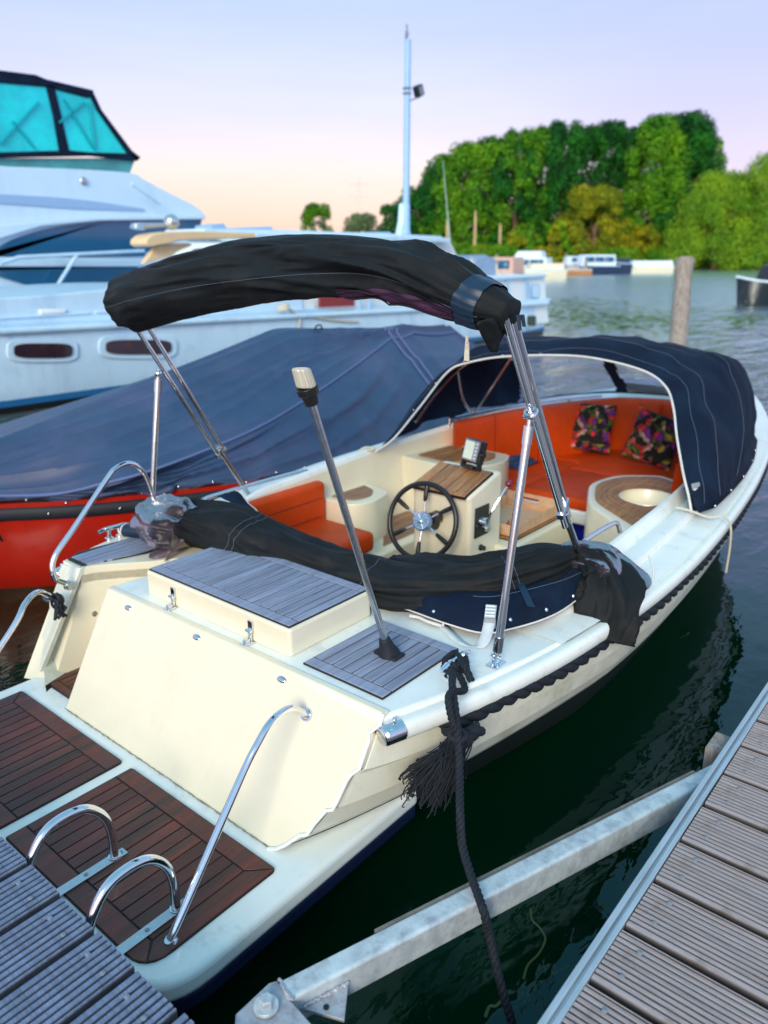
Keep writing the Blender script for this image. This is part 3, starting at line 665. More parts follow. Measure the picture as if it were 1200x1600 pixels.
cush([(-3.0,5.63),(-2.62,5.63),(-2.61,5.41),(-2.0,5.41),(-2.0,5.56),(-1.60,5.56),(-1.74,5.95),(-2.0,6.28),(-2.55,6.28),(-2.84,5.95)],.470,.552,4)
bl=MB()
ins=[(p.x,p.y) for p in IR if p.y>4.62]
for s in(-1,1):
    rows=[]
    for j,(x,y) in enumerate(ins):
        y0=y;rows.append([Vector((CX+s*max(0,x-.02),y0-.01,.52)),Vector((CX+s*max(0,x-.015),y0,.955)),Vector((CX+s*max(0,x-.045),y0-.03,.975)),Vector((CX+s*max(0,x-.09),y0-.09,.968)),Vector((CX+s*max(0,x-.11),y0-.11,.94)),Vector((CX+s*max(0,x-.13),y0-.13,.54))])
    bl.grid(rows if s<0 else [r[::-1] for r in rows])
    e=rows[0];bl.add(e,[tuple(range(6)) if s>0 else tuple(range(5,-1,-1))])
o=bl.build('sofa_backrest',orange,boat,ang=60)
m=MB()
for k in range(8,len(ins)-2,9):
    for s in(-1,1):
        x,y=ins[k];m.tube([Vector((CX+s*max(0,x-.134),y-.133,.55)),Vector((CX+s*max(0,x-.112),y-.112,.94)),Vector((CX+s*max(0,x-.09),y-.09,.970)),Vector((CX+s*max(0,x-.045),y-.03,.977))],.0028,5)
m.build('seam',mahog,o)
m=MB();pth=[Vector((CX-max(0,x+.005),y,.985+.0)) for x,y in ins if y<6.3];m.tube([pth[0]+Vector((0,-.03,-.06))]+[pth[0]+Vector((0,-.02,0))]+pth,.011,10);m.build('side_rail',steel,boat)
# ------------------------------------------------------------------ cloth roll
def fold(th,s,seed,k=1.3,j=2.0):
    c,sn=math.cos(th)*k,math.sin(th)*k
    a=noise.noise(Vector((c+seed*7.1,sn+s*.9,s*j)));b=noise.noise(Vector((c*2.1-seed*3,sn*2.1+s*2.2,s*j*1.8+5)))
    d=noise.noise(Vector((c*4.3,sn*4.3+seed,s*j*3.5+9)))
    r1=1-abs(2*a);r2=1-abs(2.2*b)
    return .62*(r1-.6)+.26*(r2-.55)+.06*d
def roll(path,rv,rh,amp,seed,nth=88,nper=26,k=1.3,j=2.0,caps=True,flat=0,af=None):
    pts=cr(path,nper);n=len(pts);m=len(path)-1;rs=[]
    T,U,V=frames(pts,(0,0,1));s=0
    for i,p in enumerate(pts):
        if i:s+=(pts[i]-pts[i-1]).length
        t=i/(n-1)*m;a=min(int(t),m-1);f=t-a;f=f*f*(3-2*f)
        A=lerp(rv[a],rv[a+1],f);B=lerp(rh[a],rh[a+1],f)
        t_=T[i];h=t_.cross(Vector((0,0,1))).normalized();up=h.cross(t_).normalized()
        ring=[]
        for q in range(nth):
            th=2*math.pi*q/nth;g=1+amp*(af(i/(n-1)) if af else 1)*fold(th,s,seed,k,j)
            w=Vector(h*(math.cos(th)*B*g)+up*(math.sin(th)*A*g*(1-flat*(math.sin(th)<0))))
            ring.append(p+w)
        rs.append(ring)
    return rs,pts
# ------------------------------------------------------------------ bimini
bf=thing('bimini_frame',(CX,2.7,.85),'polished steel tube frame with rolled black bimini cloth above the aft cockpit','awning frame')
def tube1(pts,r,name,m,parent,seg=12):
    b=MB();b.tube(pts,r,seg);return b.build(name,m,parent)
Sc=Vector((-1.225,2.56,1.17));St=Vector((-1.215,2.045,1.95));Sp=Vector((-1.245,2.80,.90))
dS=(St-Sc).normalized();lat=Vector((-.18,.75,.45));lat=(lat-dS*lat.dot(dS)).normalized();lat2=dS.cross(lat)
for o1,o2 in((-.026,0),(0,.006),(.026,0)):
    tube1([Sc+lat*o1+lat2*o2-dS*.02,St+lat*o1*1.15+lat2*o2],.0118,'frame_tube',steel,bf)
tube1([Sp,Sc+dS*.03],.0135,'frame_leg',steel2,bf,14)
b=MB();b.tube([Sc-dS*.025,Sc+dS*.035],.0175,16);b.box((-.045,-.014,-.014),(.045,.014,.014),Matrix.Translation(Sc+dS*.055)@Matrix(((lat.x,lat2.x,dS.x,0),(lat.y,lat2.y,dS.y,0),(lat.z,lat2.z,dS.z,0),(0,0,0,1))));b.build('collar',steel,bf,bevel=.003)
J=Vector((-1.205,2.20,1.615));Fo=Vector((-1.215,2.08,.762))
tube1([Fo+(J-Fo)*.07,J-(J-Fo)*.035],.0145,'strut',steel,bf,16)
b=MB();dj=(J-Fo).normalized();b.tube([J-dj*.09,J-dj*.03],.0175,16);b.tube([Fo+dj*.045,Fo+dj*.10],.0175,16);b.cyl(J-dj*.03,J+dj*.02,.008);b.cyl(J+Vector((-.02,0,0)),J+Vector((.02,0,0)),.012);b.torus(J+dj*.015,.02,.006,lat,lat2,20,6);b.build('strut_joint',steel,bf);b=MB();b.tube([Fo+dj*.045,Fo+dj*.10],.0175,16)
b.box((Fo.x-.022,Fo.y-.032,.758),(Fo.x+.022,Fo.y+.032,.764));b.box((Fo.x-.012,Fo.y-.008,.762),(Fo.x-.006,Fo.y+.008,.80));b.box((Fo.x+.006,Fo.y-.008,.762),(Fo.x+.012,Fo.y+.008,.80));b.cyl((Fo.x-.02,Fo.y,.79),(Fo.x+.02,Fo.y,.79),.006);b.cyl(Fo+dj*.02,Fo+dj*.06,.008)
for k in(-1,1):b.cyl((Fo.x,Fo.y+.024*k,.764),(Fo.x,Fo.y+.024*k,.768),.006)
b.build('strut_foot',steel,bf,bevel=.001)
Pc=Vector((-3.30,2.585,1.10));Pt=Vector((-3.29,2.16,1.80));Pp=Vector((-3.31,2.83,.72));dP=(Pt-Pc).normalized();lp=Vector((0,.8,.5));lp=(lp-dP*lp.dot(dP)).normalized()
for o1 in(-.022,.022):tube1([Pc+lp*o1-dP*.02,Pt+lp*o1*1.3],.0118,'frame_tube',steel,bf)
tube1([Pp,Pc+dP*.03],.0135,'frame_leg',steel2,bf)
b=MB();b.tube([Pc-dP*.03,Pc+dP*.02],.018,14);b.tube([Pc-lp*.035,Pc+lp*.035],.012,10);b.build('collar',steel,bf)
Jp=Vector((-3.29,2.23,1.565));Fp=Vector((-3.318,2.119,.778))
dj=(Jp-Fp).normalized();tube1([Fp,Jp-dj*.03],.0145,'strut',steel,bf,16)
b=MB();b.tube([Jp-dj*.09,Jp-dj*.03],.0175,16);b.cyl(Jp-dj*.03,Jp+dj*.02,.010);b.ball(Jp,.02,n=8);b.build('strut_joint',steel,bf);b=MB();b.cyl(Fp,Fp+dj*.05,.019);b.build('strut_foot',steel,bf)
bp=[(-3.40,2.14,1.895),(-3.30,2.13,1.905),(-3.05,2.115,1.95),(-2.7,2.10,2.005),(-2.3,2.09,2.05),(-1.95,2.065,2.072),(-1.65,2.05,2.068),(-1.45,2.035,2.025),(-1.30,2.03,1.975),(-1.20,2.035,1.945)]
rv=[.10,.128,.125,.114,.102,.092,.090,.086,.070,.048];rh=[.09,.13,.15,.15,.14,.13,.13,.12,.10,.06]
rs,pp=roll(bp,rv,rh,.52,3,nth=120,nper=30,k=1.25,j=1.6,af=lambda t:interp([(0,.5),(.35,.45),(.55,1.1),(.78,1.1),(.88,.30),(1,.30)],t))
c=MB();c.rings(rs);bim=c.build('bimini_cover',blackcloth,bf,ang=180)
# upper fold of the cloth, lying along the top and drooping over the port end
rs2,_=roll([(-3.44,2.27,1.965),(-3.36,2.24,1.995),(-3.1,2.20,2.05),(-2.7,2.15,2.105),(-2.35,2.12,2.135),(-2.0,2.10,2.142),(-1.7,2.08,2.125),(-1.5,2.07,2.07)],[.055,.06,.055,.048,.045,.042,.04,.02],[.08,.10,.11,.11,.11,.11,.10,.05],.30,9,nth=60,k=1.0,j=1.6)
c=MB();c.rings(rs2);c.build('cloth_fold',blackcloth,bim,ang=180)
def strip(rs,i0,i1,j0,j1,off,jf=None):
    n=len(rs[0]);rows=[]
    for i in range(i0,i1):
        cc=sum((rs[i][q] for q in range(0,n,4)),Vector())/len(range(0,n,4));row=[]
        sh=jf(i) if jf else 0
        for q in range(j0,j1+1):
            qq=q+sh;a=int(math.floor(qq));f=qq-a;p=rs[i][a%n].lerp(rs[i][(a+1)%n],f);d=(p-cc).normalized();row.append(p+d*off)
        rows.append(row)
    return rows
N1=len(rs)
c=MB();c.grid(strip(rs,int(N1*.86),int(N1*.925),0,120,.007));c.build('navy_band',bandcloth,bim,ang=180)
# which side faces aft? find ring index with most negative y
qa=min(range(120),key=lambda q:rs[N1//2][q].y);sg=1 if rs[N1//2][(qa+5)%120].z<rs[N1//2][qa].z else -1
a0=int(N1*.60);a1=int(N1*.86)
def band(rs,a0,a1,center,width,off,n=5,sl=0):
    rows=[]
    nn=len(rs[0])
    for i in range(a0,a1):
        row=[];cc=sum((rs[i][q] for q in range(0,nn,4)),Vector())/len(range(0,nn,4))
        for k in range(n+1):
            qq=qa+sg*(center+sl*(i-a0)/(a1-a0)+width*(k/n-.5));a=int(math.floor(qq));f=qq-a;p=rs[i][a%nn].lerp(rs[i][(a+1)%nn],f);row.append(p+(p-cc).normalized()*off)
        rows.append(row)
    return rows
c=MB();c.grid(band(rs,a0,a1,14,9,.004,sl=-5));z=c.build('zip_tape',purple,bim,ang=180)
bb=band(rs,a0,a1,14,9,.008,sl=-5)
c=MB()
for k in(1,4):c.tube([r[k] for r in bb],.0032,6)
c.build('zip_teeth',black,z)
c=MB();bb=band(rs,8,int(N1*.93),-3,1,.0015,n=1,sl=6);c.tube([r[0] for r in bb],.0009,5);c.build('seam',thread,bim)
# hanging point and strap ends at the starboard end
c=MB();E=Vector((-1.205,2.03,1.945))
rows=[]
for i in range(9):
    t=i/8;w=lerp(.10,.010,t**1.2);ctr=Vector((-1.24-.0*t,2.0+.02*t,1.93-.095*t));rows.append([ctr+Vector((.03*math.cos(a)*(1-t*.7),w*math.sin(a)*.75,-.01*math.cos(3*a)*(1-t)))+Vector((.012,0,0))*noise.noise(Vector((a,t*3,1))) for a in [2*math.pi*k/20 for k in range(20)]])
c.rings(rows);c.build('hanging_flap',blackcloth,bim,ang=180)
c=MB()
for dx,dy,l in((.015,.02,.045),(.02,.035,.035)):
    a=E+Vector((dx,dy,0));c.ext([a,a+Vector((.012,.003,0)),a+Vector((.018,.006,-l)),a+Vector((.008,.004,-l))],(0,.003,0))
c.build('strap_end',bandcloth,bim)
c=MB();a=Vector((-1.30,1.96,1.885));c.tube([a,a+Vector((0,0,-.022))],.005,6);c.ext([a+Vector((-.006,0,-.02)),a+Vector((.006,0,-.02)),a+Vector((.009,0,-.075)),a+Vector((-.009,0,-.075))],(0,.004,0));c.build('zip_puller',ropew,bim)
# ------------------------------------------------------------------ sprayhood
cano=thing('sprayhood',(CX,5.0,.9),'dark navy canvas sprayhood with white piping arching over the orange sofa','boat canopy')
def hoop(pts,n=150):
    return resamp(cr([(CX+a,b,c) for a,b,c in pts],8),n)
NU=150
H0=hoop([(1.12,3.86,.875),(1.09,3.88,.95),(1.02,3.97,1.04),(.90,4.16,1.19),(.81,4.32,1.31),(.71,4.45,1.40),(.55,4.54,1.465),(.28,4.59,1.505),(0,4.6,1.515),(-.43,4.56,1.48),(-.68,4.48,1.425),(-.79,4.40,1.36),(-.82,4.14,1.16),(-.86,3.90,.97),(-.94,3.80,.885)])
H05=hoop([(1.17,4.05,.885),(1.13,4.12,.99),(1.06,4.25,1.12),(.96,4.45,1.28),(.86,4.62,1.42),(.72,4.72,1.505),(.5,4.80,1.56),(0,4.87,1.60),(-.5,4.80,1.56),(-.74,4.70,1.49),(-.88,4.6,1.40),(-.94,4.4,1.24),(-.98,4.2,1.05),(-1.0,4.05,.90)])
H1=hoop([(1.13,4.5,.90),(1.10,4.65,1.06),(1.02,4.85,1.25),(.91,5.0,1.42),(.8,5.1,1.51),(.5,5.2,1.565),(0,5.25,1.585),(-.5,5.2,1.565),(-.8,5.1,1.50),(-.98,4.98,1.40),(-1.08,4.85,1.25),(-1.11,4.65,1.06),(-1.10,4.5,.93)])
H2=hoop([(1.02,5.2,.94),(.99,5.35,1.06),(.93,5.5,1.20),(.84,5.62,1.32),(.7,5.75,1.42),(.4,5.86,1.46),(0,5.9,1.47),(-.4,5.86,1.46),(-.7,5.75,1.42),(-.88,5.62,1.33),(-.98,5.5,1.22),(-1.02,5.35,1.08),(-1.0,5.2,.97)])
H3=hoop([(.93,5.62,.955),(.88,5.80,.97),(.77,6.05,.98),(.62,6.30,.985),(.42,6.48,.99),(.2,6.58,.99),(0,6.61,.99),(-.2,6.58,.99),(-.42,6.48,.99),(-.62,6.30,.985),(-.77,6.05,.98),(-.88,5.80,.97),(-.93,5.62,.955)])
hoops=[H0,H05,H1,H2,H3];NV=72;NU=150
rows=[]
for i in range(NV+1):
    t=i/NV*(len(hoops)-1);a=min(int(t),len(hoops)-2);f=t-a
    row=[]
    for q in range(NU+1):
        P0=hoops[max(a-1,0)][q];P1=hoops[a][q];P2=hoops[a+1][q];P3=hoops[min(a+2,len(hoops)-1)][q]
        p=.5*((2*P1)+(P2-P0)*f+(2*P0-5*P1+4*P2-P3)*f*f+(P1*3-P0-P2*3+P3)*f**3)
        u=q/NU
        dp=-.018*math.sin(math.pi*min(1,max(0,f)))*math.sin(math.pi*u)*(1 if a in(1,2) else .2)
        w=noise.noise(Vector((p.x*2.2,p.y*4,p.z*2.2)))*.03+noise.noise(Vector((p.x*6,p.y*8-p.z*5,p.z*4)))*.014+(.010*(1-abs(2*noise.noise(Vector((p.y*3.5-p.z*3,p.z*1.2,2)))))**3 if abs(p.x-CX)>.7 else 0)
        k=min(1,i/6)*min(1,(NV-i)/6)
        row.append(p+Vector((0,0,dp+w*k))+Vector((w*k*(1 if p.x>CX else -1),0,0)))
    rows.append(row)
cl=MB();wn=[MB(),MB()]
cl.v=[p for r in rows for p in r]
def winid(i,q):
    v=(i+.5)/NV;x=rows[i][q].x-CX
    if v<.50+.06*abs(x) or v>.985:return -1
    if i<0:return -1
    if -.93<x<-.42:return 0
    if -.34<x<.36:return 1
    return -1
for i in range(NV):
    for q in range(NU):
        f=(i*(NU+1)+q,i*(NU+1)+q+1,(i+1)*(NU+1)+q+1,(i+1)*(NU+1)+q);w=winid(i,q)
        if w<0:cl.f.append(f)
        else:wn[w].add([rows[i][q],rows[i][q+1],rows[i+1][q+1],rows[i+1][q]],[(0,1,2,3)])
can=cl.build('canvas',navycloth,cano,ang=180,solid=.003)
for w in wn:w.build('clear_window',vinyl,cano,ang=180)
c=MB();c.tube([p+Vector((0,-.002,0)) for p in H0],.0065,8);c.build('white_piping',piping,cano)
c=MB()
for hp,o in((8,.004),(36,.004),(18,.004)):
    c.tube([rows[hp][q]+Vector((.002*(1 if rows[hp][q].x>CX else -1),0,o)) for q in range(1,NU)],.0013,5)
c.build('seam',thread,cano)
c=MB();c.tube([Vector((CX+(p.x-CX)*.96,p.y+.02,p.z-.045)) for p in H05[10:-10]],.0115,10);c.build('hoop_tube',steel2,cano)
c=MB();
ps=Vector((CX-.985,5.02,.97));c.tube(cr([ps+Vector((-.02,-.18,.33)),ps+Vector((0,-.13,.12)),ps,ps+Vector((.03,.08,-.02))],6),.011,10);c.tube([ps+Vector((.02,.03,.0)),Vector((CX-.52,4.86,1.50))],.0105,10);c.build('stay',steel2,cano)
# skirt on the starboard deck
c=MB();rr=[]
sk=[(1.12,3.86),(1.16,4.0),(1.15,4.3),(1.13,4.6),(1.08,4.95),(1.03,5.2),(.96,5.5)]
for x,y in sk:
    z=sheer(y);wv=.012*noise.noise(Vector((x*5,y*5,0)))
    rr.append([Vector((CX+x-.01,y,z+.14)),Vector((CX+x+.006+wv,y,z+.085)),Vector((CX+x+.03+wv,y+.01,z+.05+wv))])
rr=[[Vector(p) for p in r] for r in rr];c.grid(rr);c.build('skirt',navycloth,cano,ang=180,solid=.003)
c=MB()
for x,y in sk[1:-1]:
    z=sheer(y);c=MB();c.ball((CX+x+.028,y,z+.062),.0075,n=6);c.build('snap_button',steel,cano)
for q in range(85,NU-10,12):
    p=rows[4][q];c=MB();c.ball(p+Vector((0,0,.004)),.006,n=5);c.build('snap_button',steel,cano)
c=MB();a=Vector((CX+1.11,3.93,.965));c.box((-.022,-.006,-.05),(.022,.006,.05),Matrix.Translation(a)@Matrix.Rotation(R(-15),4,'Y')@Matrix.Rotation(R(50),4,'Z'));bk=c.build('buckle',greyp,cano,bevel=.003)
c=MB();
for k in range(3):c.box((-.017,-.009,-.038+k*.024),(.017,-.005,-.026+k*.024),Matrix.Translation(a)@Matrix.Rotation(R(-15),4,'Y')@Matrix.Rotation(R(50),4,'Z'))
c.build('buckle_slot',strapm,bk)
c=MB();a=Vector((CX+1.05,3.82,.90));c.tube(cr([a,a+Vector((.07,.02,-.01)),a+Vector((.15,.07,-.04)),a+Vector((.205,.10,-.03)),a+Vector((.24,.13,-.08)),a+Vector((.245,.16,-.20)),a+Vector((.235,.2,-.36))],8),.0055,8);c.build('tie_cord',ropew,cano)
c=MB();a=Vector((CX-.95,3.80,.90));c.tube(cr([a,a+Vector((-.03,-.05,-.01)),a+Vector((-.06,-.13,-.05)),a+Vector((-.1,-.16,-.09))],8),.011,8);c.tube(cr([a+Vector((.01,.02,0)),a+Vector((-.05,-.04,.01)),a+Vector((-.09,-.11,-.05))],8),.008,8);c.build('tie_cord',ropew,cano)
# ------------------------------------------------------------------ rolled aft cover
rc=thing('rolled_boat_cover',(CX,2.3,.78),'rolled black cockpit cover with crumpled clear windows lying across the aft deck','boat cover')
rp=[(-3.13,2.06,.845),(-2.98,2.10,.875),(-2.72,2.15,.875),(-2.4,2.19,.835),(-2.05,2.23,.82),(-1.75,2.29,.825),(-1.5,2.45,.86),(-1.34,2.60,.925),(-1.26,2.72,.955)]
rsA,_=roll(rp,[.08,.115,.122,.108,.09,.085,.08,.07,.045],[.08,.14,.155,.14,.13,.125,.11,.08,.04],.50,21,nth=120,nper=30,k=1.2,j=1.5,flat=.15)
c=MB();c.rings(rsA);ro_=c.build('rolled_canvas',blackcloth,rc,ang=180)
c=MB()
for fr in(.30,.315,.56,.80,.812):
    i_=int(fr*len(rsA));ce=sum(rsA[i_],Vector())/len(rsA[i_]);c.tube([p+(p-ce).normalized()*.0012 for p in rsA[i_]]+[rsA[i_][0]],.0013,4)
c.build('seam',thread,ro_)
rsB,_=roll([(-2.0,2.50,.79),(-1.8,2.46,.83),(-1.55,2.51,.88),(-1.38,2.66,.93),(-1.25,2.80,.94)],[.05,.075,.07,.06,.04],[.06,.10,.10,.09,.05],.4,5,nth=60,k=1.1,j=2)
c=MB();c.rings(rsB);c.build('rolled_canvas',blackcloth,rc,ang=180)
# crumpled clear window at the port end
rsC,_=roll([(-3.30,2.10,.84),(-3.20,2.08,.875),(-3.08,2.04,.90),(-2.97,2.03,.905),(-2.90,2.05,.89)],[.04,.085,.115,.12,.10],[.05,.11,.15,.155,.12],.34,31,nth=70,k=1.5,j=5)
c=MB();c.rings(rsC);c.build('crumpled_window',vinyl2,rc,ang=55)
c=MB()
rws=[]
for i in range(14):
    t=i/13;rws.append([Vector((-3.02+.16*t+.02*math.sin(5*t),2.0-.10*s_+.03*math.sin(7*t+3*s_),.86-.085*s_+.02*math.sin(9*t)*(1-s_)+.012*noise.noise(Vector((t*6,s_*5,2))))) for s_ in [k/8 for k in range(9)]])
c.grid(rws);c.build('crumpled_window',vinyl2,rc,ang=180)
c=MB();c.tube(cr([(-3.30,1.96,.815),(-3.2,2.0,.818),(-3.08,2.04,.825),(-2.98,2.1,.83)],6),.032,16);c.build('cover_tube',bandcloth,rc)
c=MB();c.torus((-3.30,1.96,.815),.030,.005,(0,0,1),(.25,-1,0),24,6);c.torus((-3.30,1.97,.815),.033,.003,(0,0,1),(.25,-1,0),24,6);c.build('white_piping',piping,rc)
c=MB();rws=[]
for i in range(12):
    t=i/11;rws.append([Vector((-3.0+.20*t,2.30+.13*s_+.05*t,.97-.10*s_*t-.10*t*t+.015*noise.noise(Vector((t*4,s_*3,5))))) for s_ in [k/6 for k in range(7)]])
c.grid(rws);fl_=c.build('cover_flap',navycloth,rc,ang=180,solid=.003)
c=MB();c.tube([r[-1] for r in rws],.004,6);c.tube(rws[-1],.004,6);c.build('white_piping',piping,rc)
# starboard skirt panel with snaps, lying on the coaming
bot=[P(600,940,z=.79),P(650,958,z=.785),P(700,976,z=.785),P(755,990,z=.785),P(800,983,z=.79),P(850,968,z=.80),P(885,950,z=.81),P(915,925,z=.83)]
bot=resamp(cr(bot,6),30);rws=[]
for i,p in enumerate(bot):
    t=i/30;top=Vector((lerp(-1.80,-1.27,t),lerp(2.33,2.78,t**1.1),lerp(.84,.93,t)))
    rws.append([p.lerp(top,s_)+Vector((.03,-.03,.035))*math.sin(math.pi*s_)*(1+.4*noise.noise(Vector((t*7,s_*3,3)))) for s_ in [k/8 for k in range(9)]])
c=MB();c.grid(rws);sk_=c.build('cover_skirt',rubber if 0 else navycloth,rc,ang=180,solid=.003)
c=MB();c.tube([r[0]+Vector((0,0,.002)) for r in rws],.0032,6);c.build('white_piping',piping,rc)
c=MB();c.tube([r[4]+Vector((.002,-.002,.002)) for r in rws[12:]],.0012,5);c.build('seam',thread,rc)
c=MB()
for i in(7,17,22,27):
    c=MB();c.ball(rws[i][1]+Vector((.003,-.004,.003)),.0085,n=6);c.build('snap_button',steel,rc)
# leather like closing tab
c=MB();a=rws[19][6];b_=rws[20][2];c.ext([a+Vector((-.006,-.03,.02)),a+Vector((.022,-.018,.02)),b_+Vector((.028,-.026,.01)),b_+Vector((.0,-.038,.01))],(.003,-.004,.003));c.build('closing_tab',bandcloth,rc,bevel=.001)
# white strap with clip
c=MB();q=[P(690,975,z=.765),P(715,1000,z=.765),P(735,1010,z=.765),P(752,1008,z=.768),P(762,985,z=.80),P(768,945,z=.86)]
q=cr(q,6);w=Vector((.018,.010,.0));c.grid([[p-w,p+w] for p in q]);c.build('strap',strapm,rc,solid=.002,ang=180)
c=MB();a=q[-4]+Vector((.006,-.008,0));
MM=Matrix.Translation(a)@Matrix.Rotation(R(30),4,'Z')@Matrix.Rotation(R(-15),4,'X');c.box((-.022,-.006,-.035),(.022,.004,.005),MM);c.build('strap_clip',greyp,rc,bevel=.003)
c=MB()
for k in range(4):c.box((-.018,-.008,.012+k*.012),(.018,-.001,.018+k*.012),MM)
c.build('clip_tooth',strapm,rc)
c=MB();a=P(640,962,z=.775);c.tube(cr([a,P(655,965,z=.775),P(668,971,z=.775),P(690,978,z=.775)],4),.006,8);c.tube([P(695,962,z=.80),P(692,978,z=.776)],.005,8);c.ball(P(688,965,z=.785),.010,n=6);c.build('piping_end',piping,rc)
# hanging bundle at starboard over the gunwale
hang=[(-1.25,2.74,.965),(-1.17,2.74,.955),(-1.10,2.72,.92),(-1.045,2.69,.85),(-1.03,2.66,.76),(-1.03,2.64,.70)]
hang=[(-1.31,2.74,.93),(-1.23,2.77,.93),(-1.14,2.77,.90),(-1.085,2.73,.85),(-1.05,2.67,.77),(-1.04,2.62,.69)]
rsD,_=roll(hang,[.035,.055,.06,.055,.045,.02],[.04,.10,.13,.135,.13,.10],.6,41,nth=80,nper=22,k=1.4,j=4)
c=MB();c.rings(rsD);c.build('hanging_canvas',blackcloth,rc,ang=180)
rsE,_=roll([(-1.37,2.72,.91),(-1.28,2.78,.94),(-1.17,2.82,.925),(-1.10,2.82,.87),(-1.07,2.78,.81)],[.03,.05,.06,.055,.03],[.05,.10,.12,.12,.06],.7,45,nth=70,nper=20,k=1.6,j=5)
c=MB();c.rings(rsE);c.build('crumpled_window',vinyl2,rc,ang=60)
c=MB();c.tube(cr([(-1.045,2.58,.735),(-1.04,2.68,.705),(-1.03,2.82,.74),(-1.00,2.93,.86),(-1.05,3.0,.93)],6),.0045,6);c.build('white_piping',piping,rc)
# ------------------------------------------------------------------ loose things on board
# floral cushions
fm=bpy.data.materials.new('floral_fabric');fm.use_nodes=True;nt=fm.node_tree;N=nt.nodes;L=nt.links;bs=N['Principled BSDF'];bs.inputs['Roughness'].default_value=.85
tc=N.new('ShaderNodeTexCoord');nz=N.new('ShaderNodeTexNoise');nz.inputs['Scale'].default_value=7;L.new(tc.outputs['Object'],nz.inputs['Vector'])
mxv=N.new('ShaderNodeMix');mxv.data_type='RGBA';mxv.inputs[0].default_value=.16;L.new(tc.outputs['Object'],mxv.inputs[6]);L.new(nz.outputs['Color'],mxv.inputs[7])
vo=N.new('ShaderNodeTexVoronoi');vo.inputs['Scale'].default_value=26;L.new(mxv.outputs[2],vo.inputs['Vector'])
sepc=N.new('ShaderNodeSeparateColor');L.new(vo.outputs['Color'],sepc.inputs[0])
rp_=N.new('ShaderNodeValToRGB');rp_.color_ramp.interpolation='CONSTANT'
cols=[(0,(.004,.004,.006)),(.25,(.10,.16,.02)),(.40,(.20,.03,.30)),(.52,(.85,.03,.05)),(.62,(.01,.012,.02)),(.70,(.45,.42,.06)),(.80,(.80,.50,.42)),(.88,(.03,.05,.02)),(.94,(.62,.12,.10))]
e=rp_.color_ramp.elements;e[0].position=0;e[0].color=(*cols[0][1],1);e[1].position=cols[1][0];e[1].color=(*cols[1][1],1)
for p_,c_ in cols[2:]:
    k=e.new(p_);k.color=(*c_,1)
L.new(sepc.outputs[0],rp_.inputs[0])
md_=N.new('ShaderNodeMapRange');md_.inputs['From Min'].default_value=.0;md_.inputs['From Max'].default_value=.6;md_.inputs['To Min'].default_value=1.15;md_.inputs['To Max'].default_value=.35;L.new(vo.outputs['Distance'],md_.inputs['Value'])
vs=N.new('ShaderNodeVectorMath');vs.operation='SCALE';L.new(rp_.outputs[0],vs.inputs[0]);L.new(md_.outputs[0],vs.inputs['Scale']);L.new(vs.outputs[0],bs.inputs['Base Color'])
def pillow(c,size,yaw,tilt,rollz,label,seed):
    mb=MB();n=26
    M=Matrix.Rotation(yaw,3,'Z')@Matrix.Rotation(tilt,3,'X')@Matrix.Rotation(rollz,3,'Y')
    for sgn in(1,-1):
        rows=[]
        for i in range(n+1):
            r=[]
            for j in range(n+1):
                u=2*i/n-1;v=2*j/n-1
                puff=max(0,(1-u**4)*(1-v**4))**.55
                ex=1-.07*(1-abs(u)**2)*(abs(v)**3);ey=1-.07*(1-abs(v)**2)*(abs(u)**3)
                y=sgn*(.055*puff*(1+.25*noise.noise(Vector((u*2+seed,v*2,sgn)))))
                r.append(Vector(c)+M@Vector((u*size*ey,y,v*size*ex)))
            rows.append(r)
        mb.grid(rows if sgn>0 else [r[::-1] for r in rows])
    return solo(mb,'scatter_cushion',fm,label,'cushion',group='floral cushions on the orange sofa',ang=180)
pillow((-2.70,5.93,.775),.205,R(18),R(-16),R(3),'square floral cushion leaning fully in view on the orange sofa, left of the pair',1)
pillow((-2.12,5.88,.765),.205,R(6),R(-18),R(12),'floral cushion on the orange sofa half hidden behind the edge of the navy canopy',2)
# blue towel
mb=MB()
for lay,(w,h) in enumerate([(.22,.15),(.20,.14),(.17,.12)]):
    rows=[]
    for i in range(15):
        rows.append([Vector((-3.02+(u-.5)*2*w*.8-.02*lay,5.22+(v-.5)*2*h,.565+.022*lay+.02*(1+noise.noise(Vector((u*3+lay,v*3,4))))*(math.sin(math.pi*min(1,max(0,u)))**.3)*(math.sin(math.pi*v)**.3 if 0<v<1 else 0))) for u in [i/14] for v in [k/10 for k in range(11)]])
    mb.grid(rows)
solo(mb,'towel',bluecloth,'crumpled dark blue towel lying on the orange sofa behind the forward locker','towel',ang=180,solid=.012)
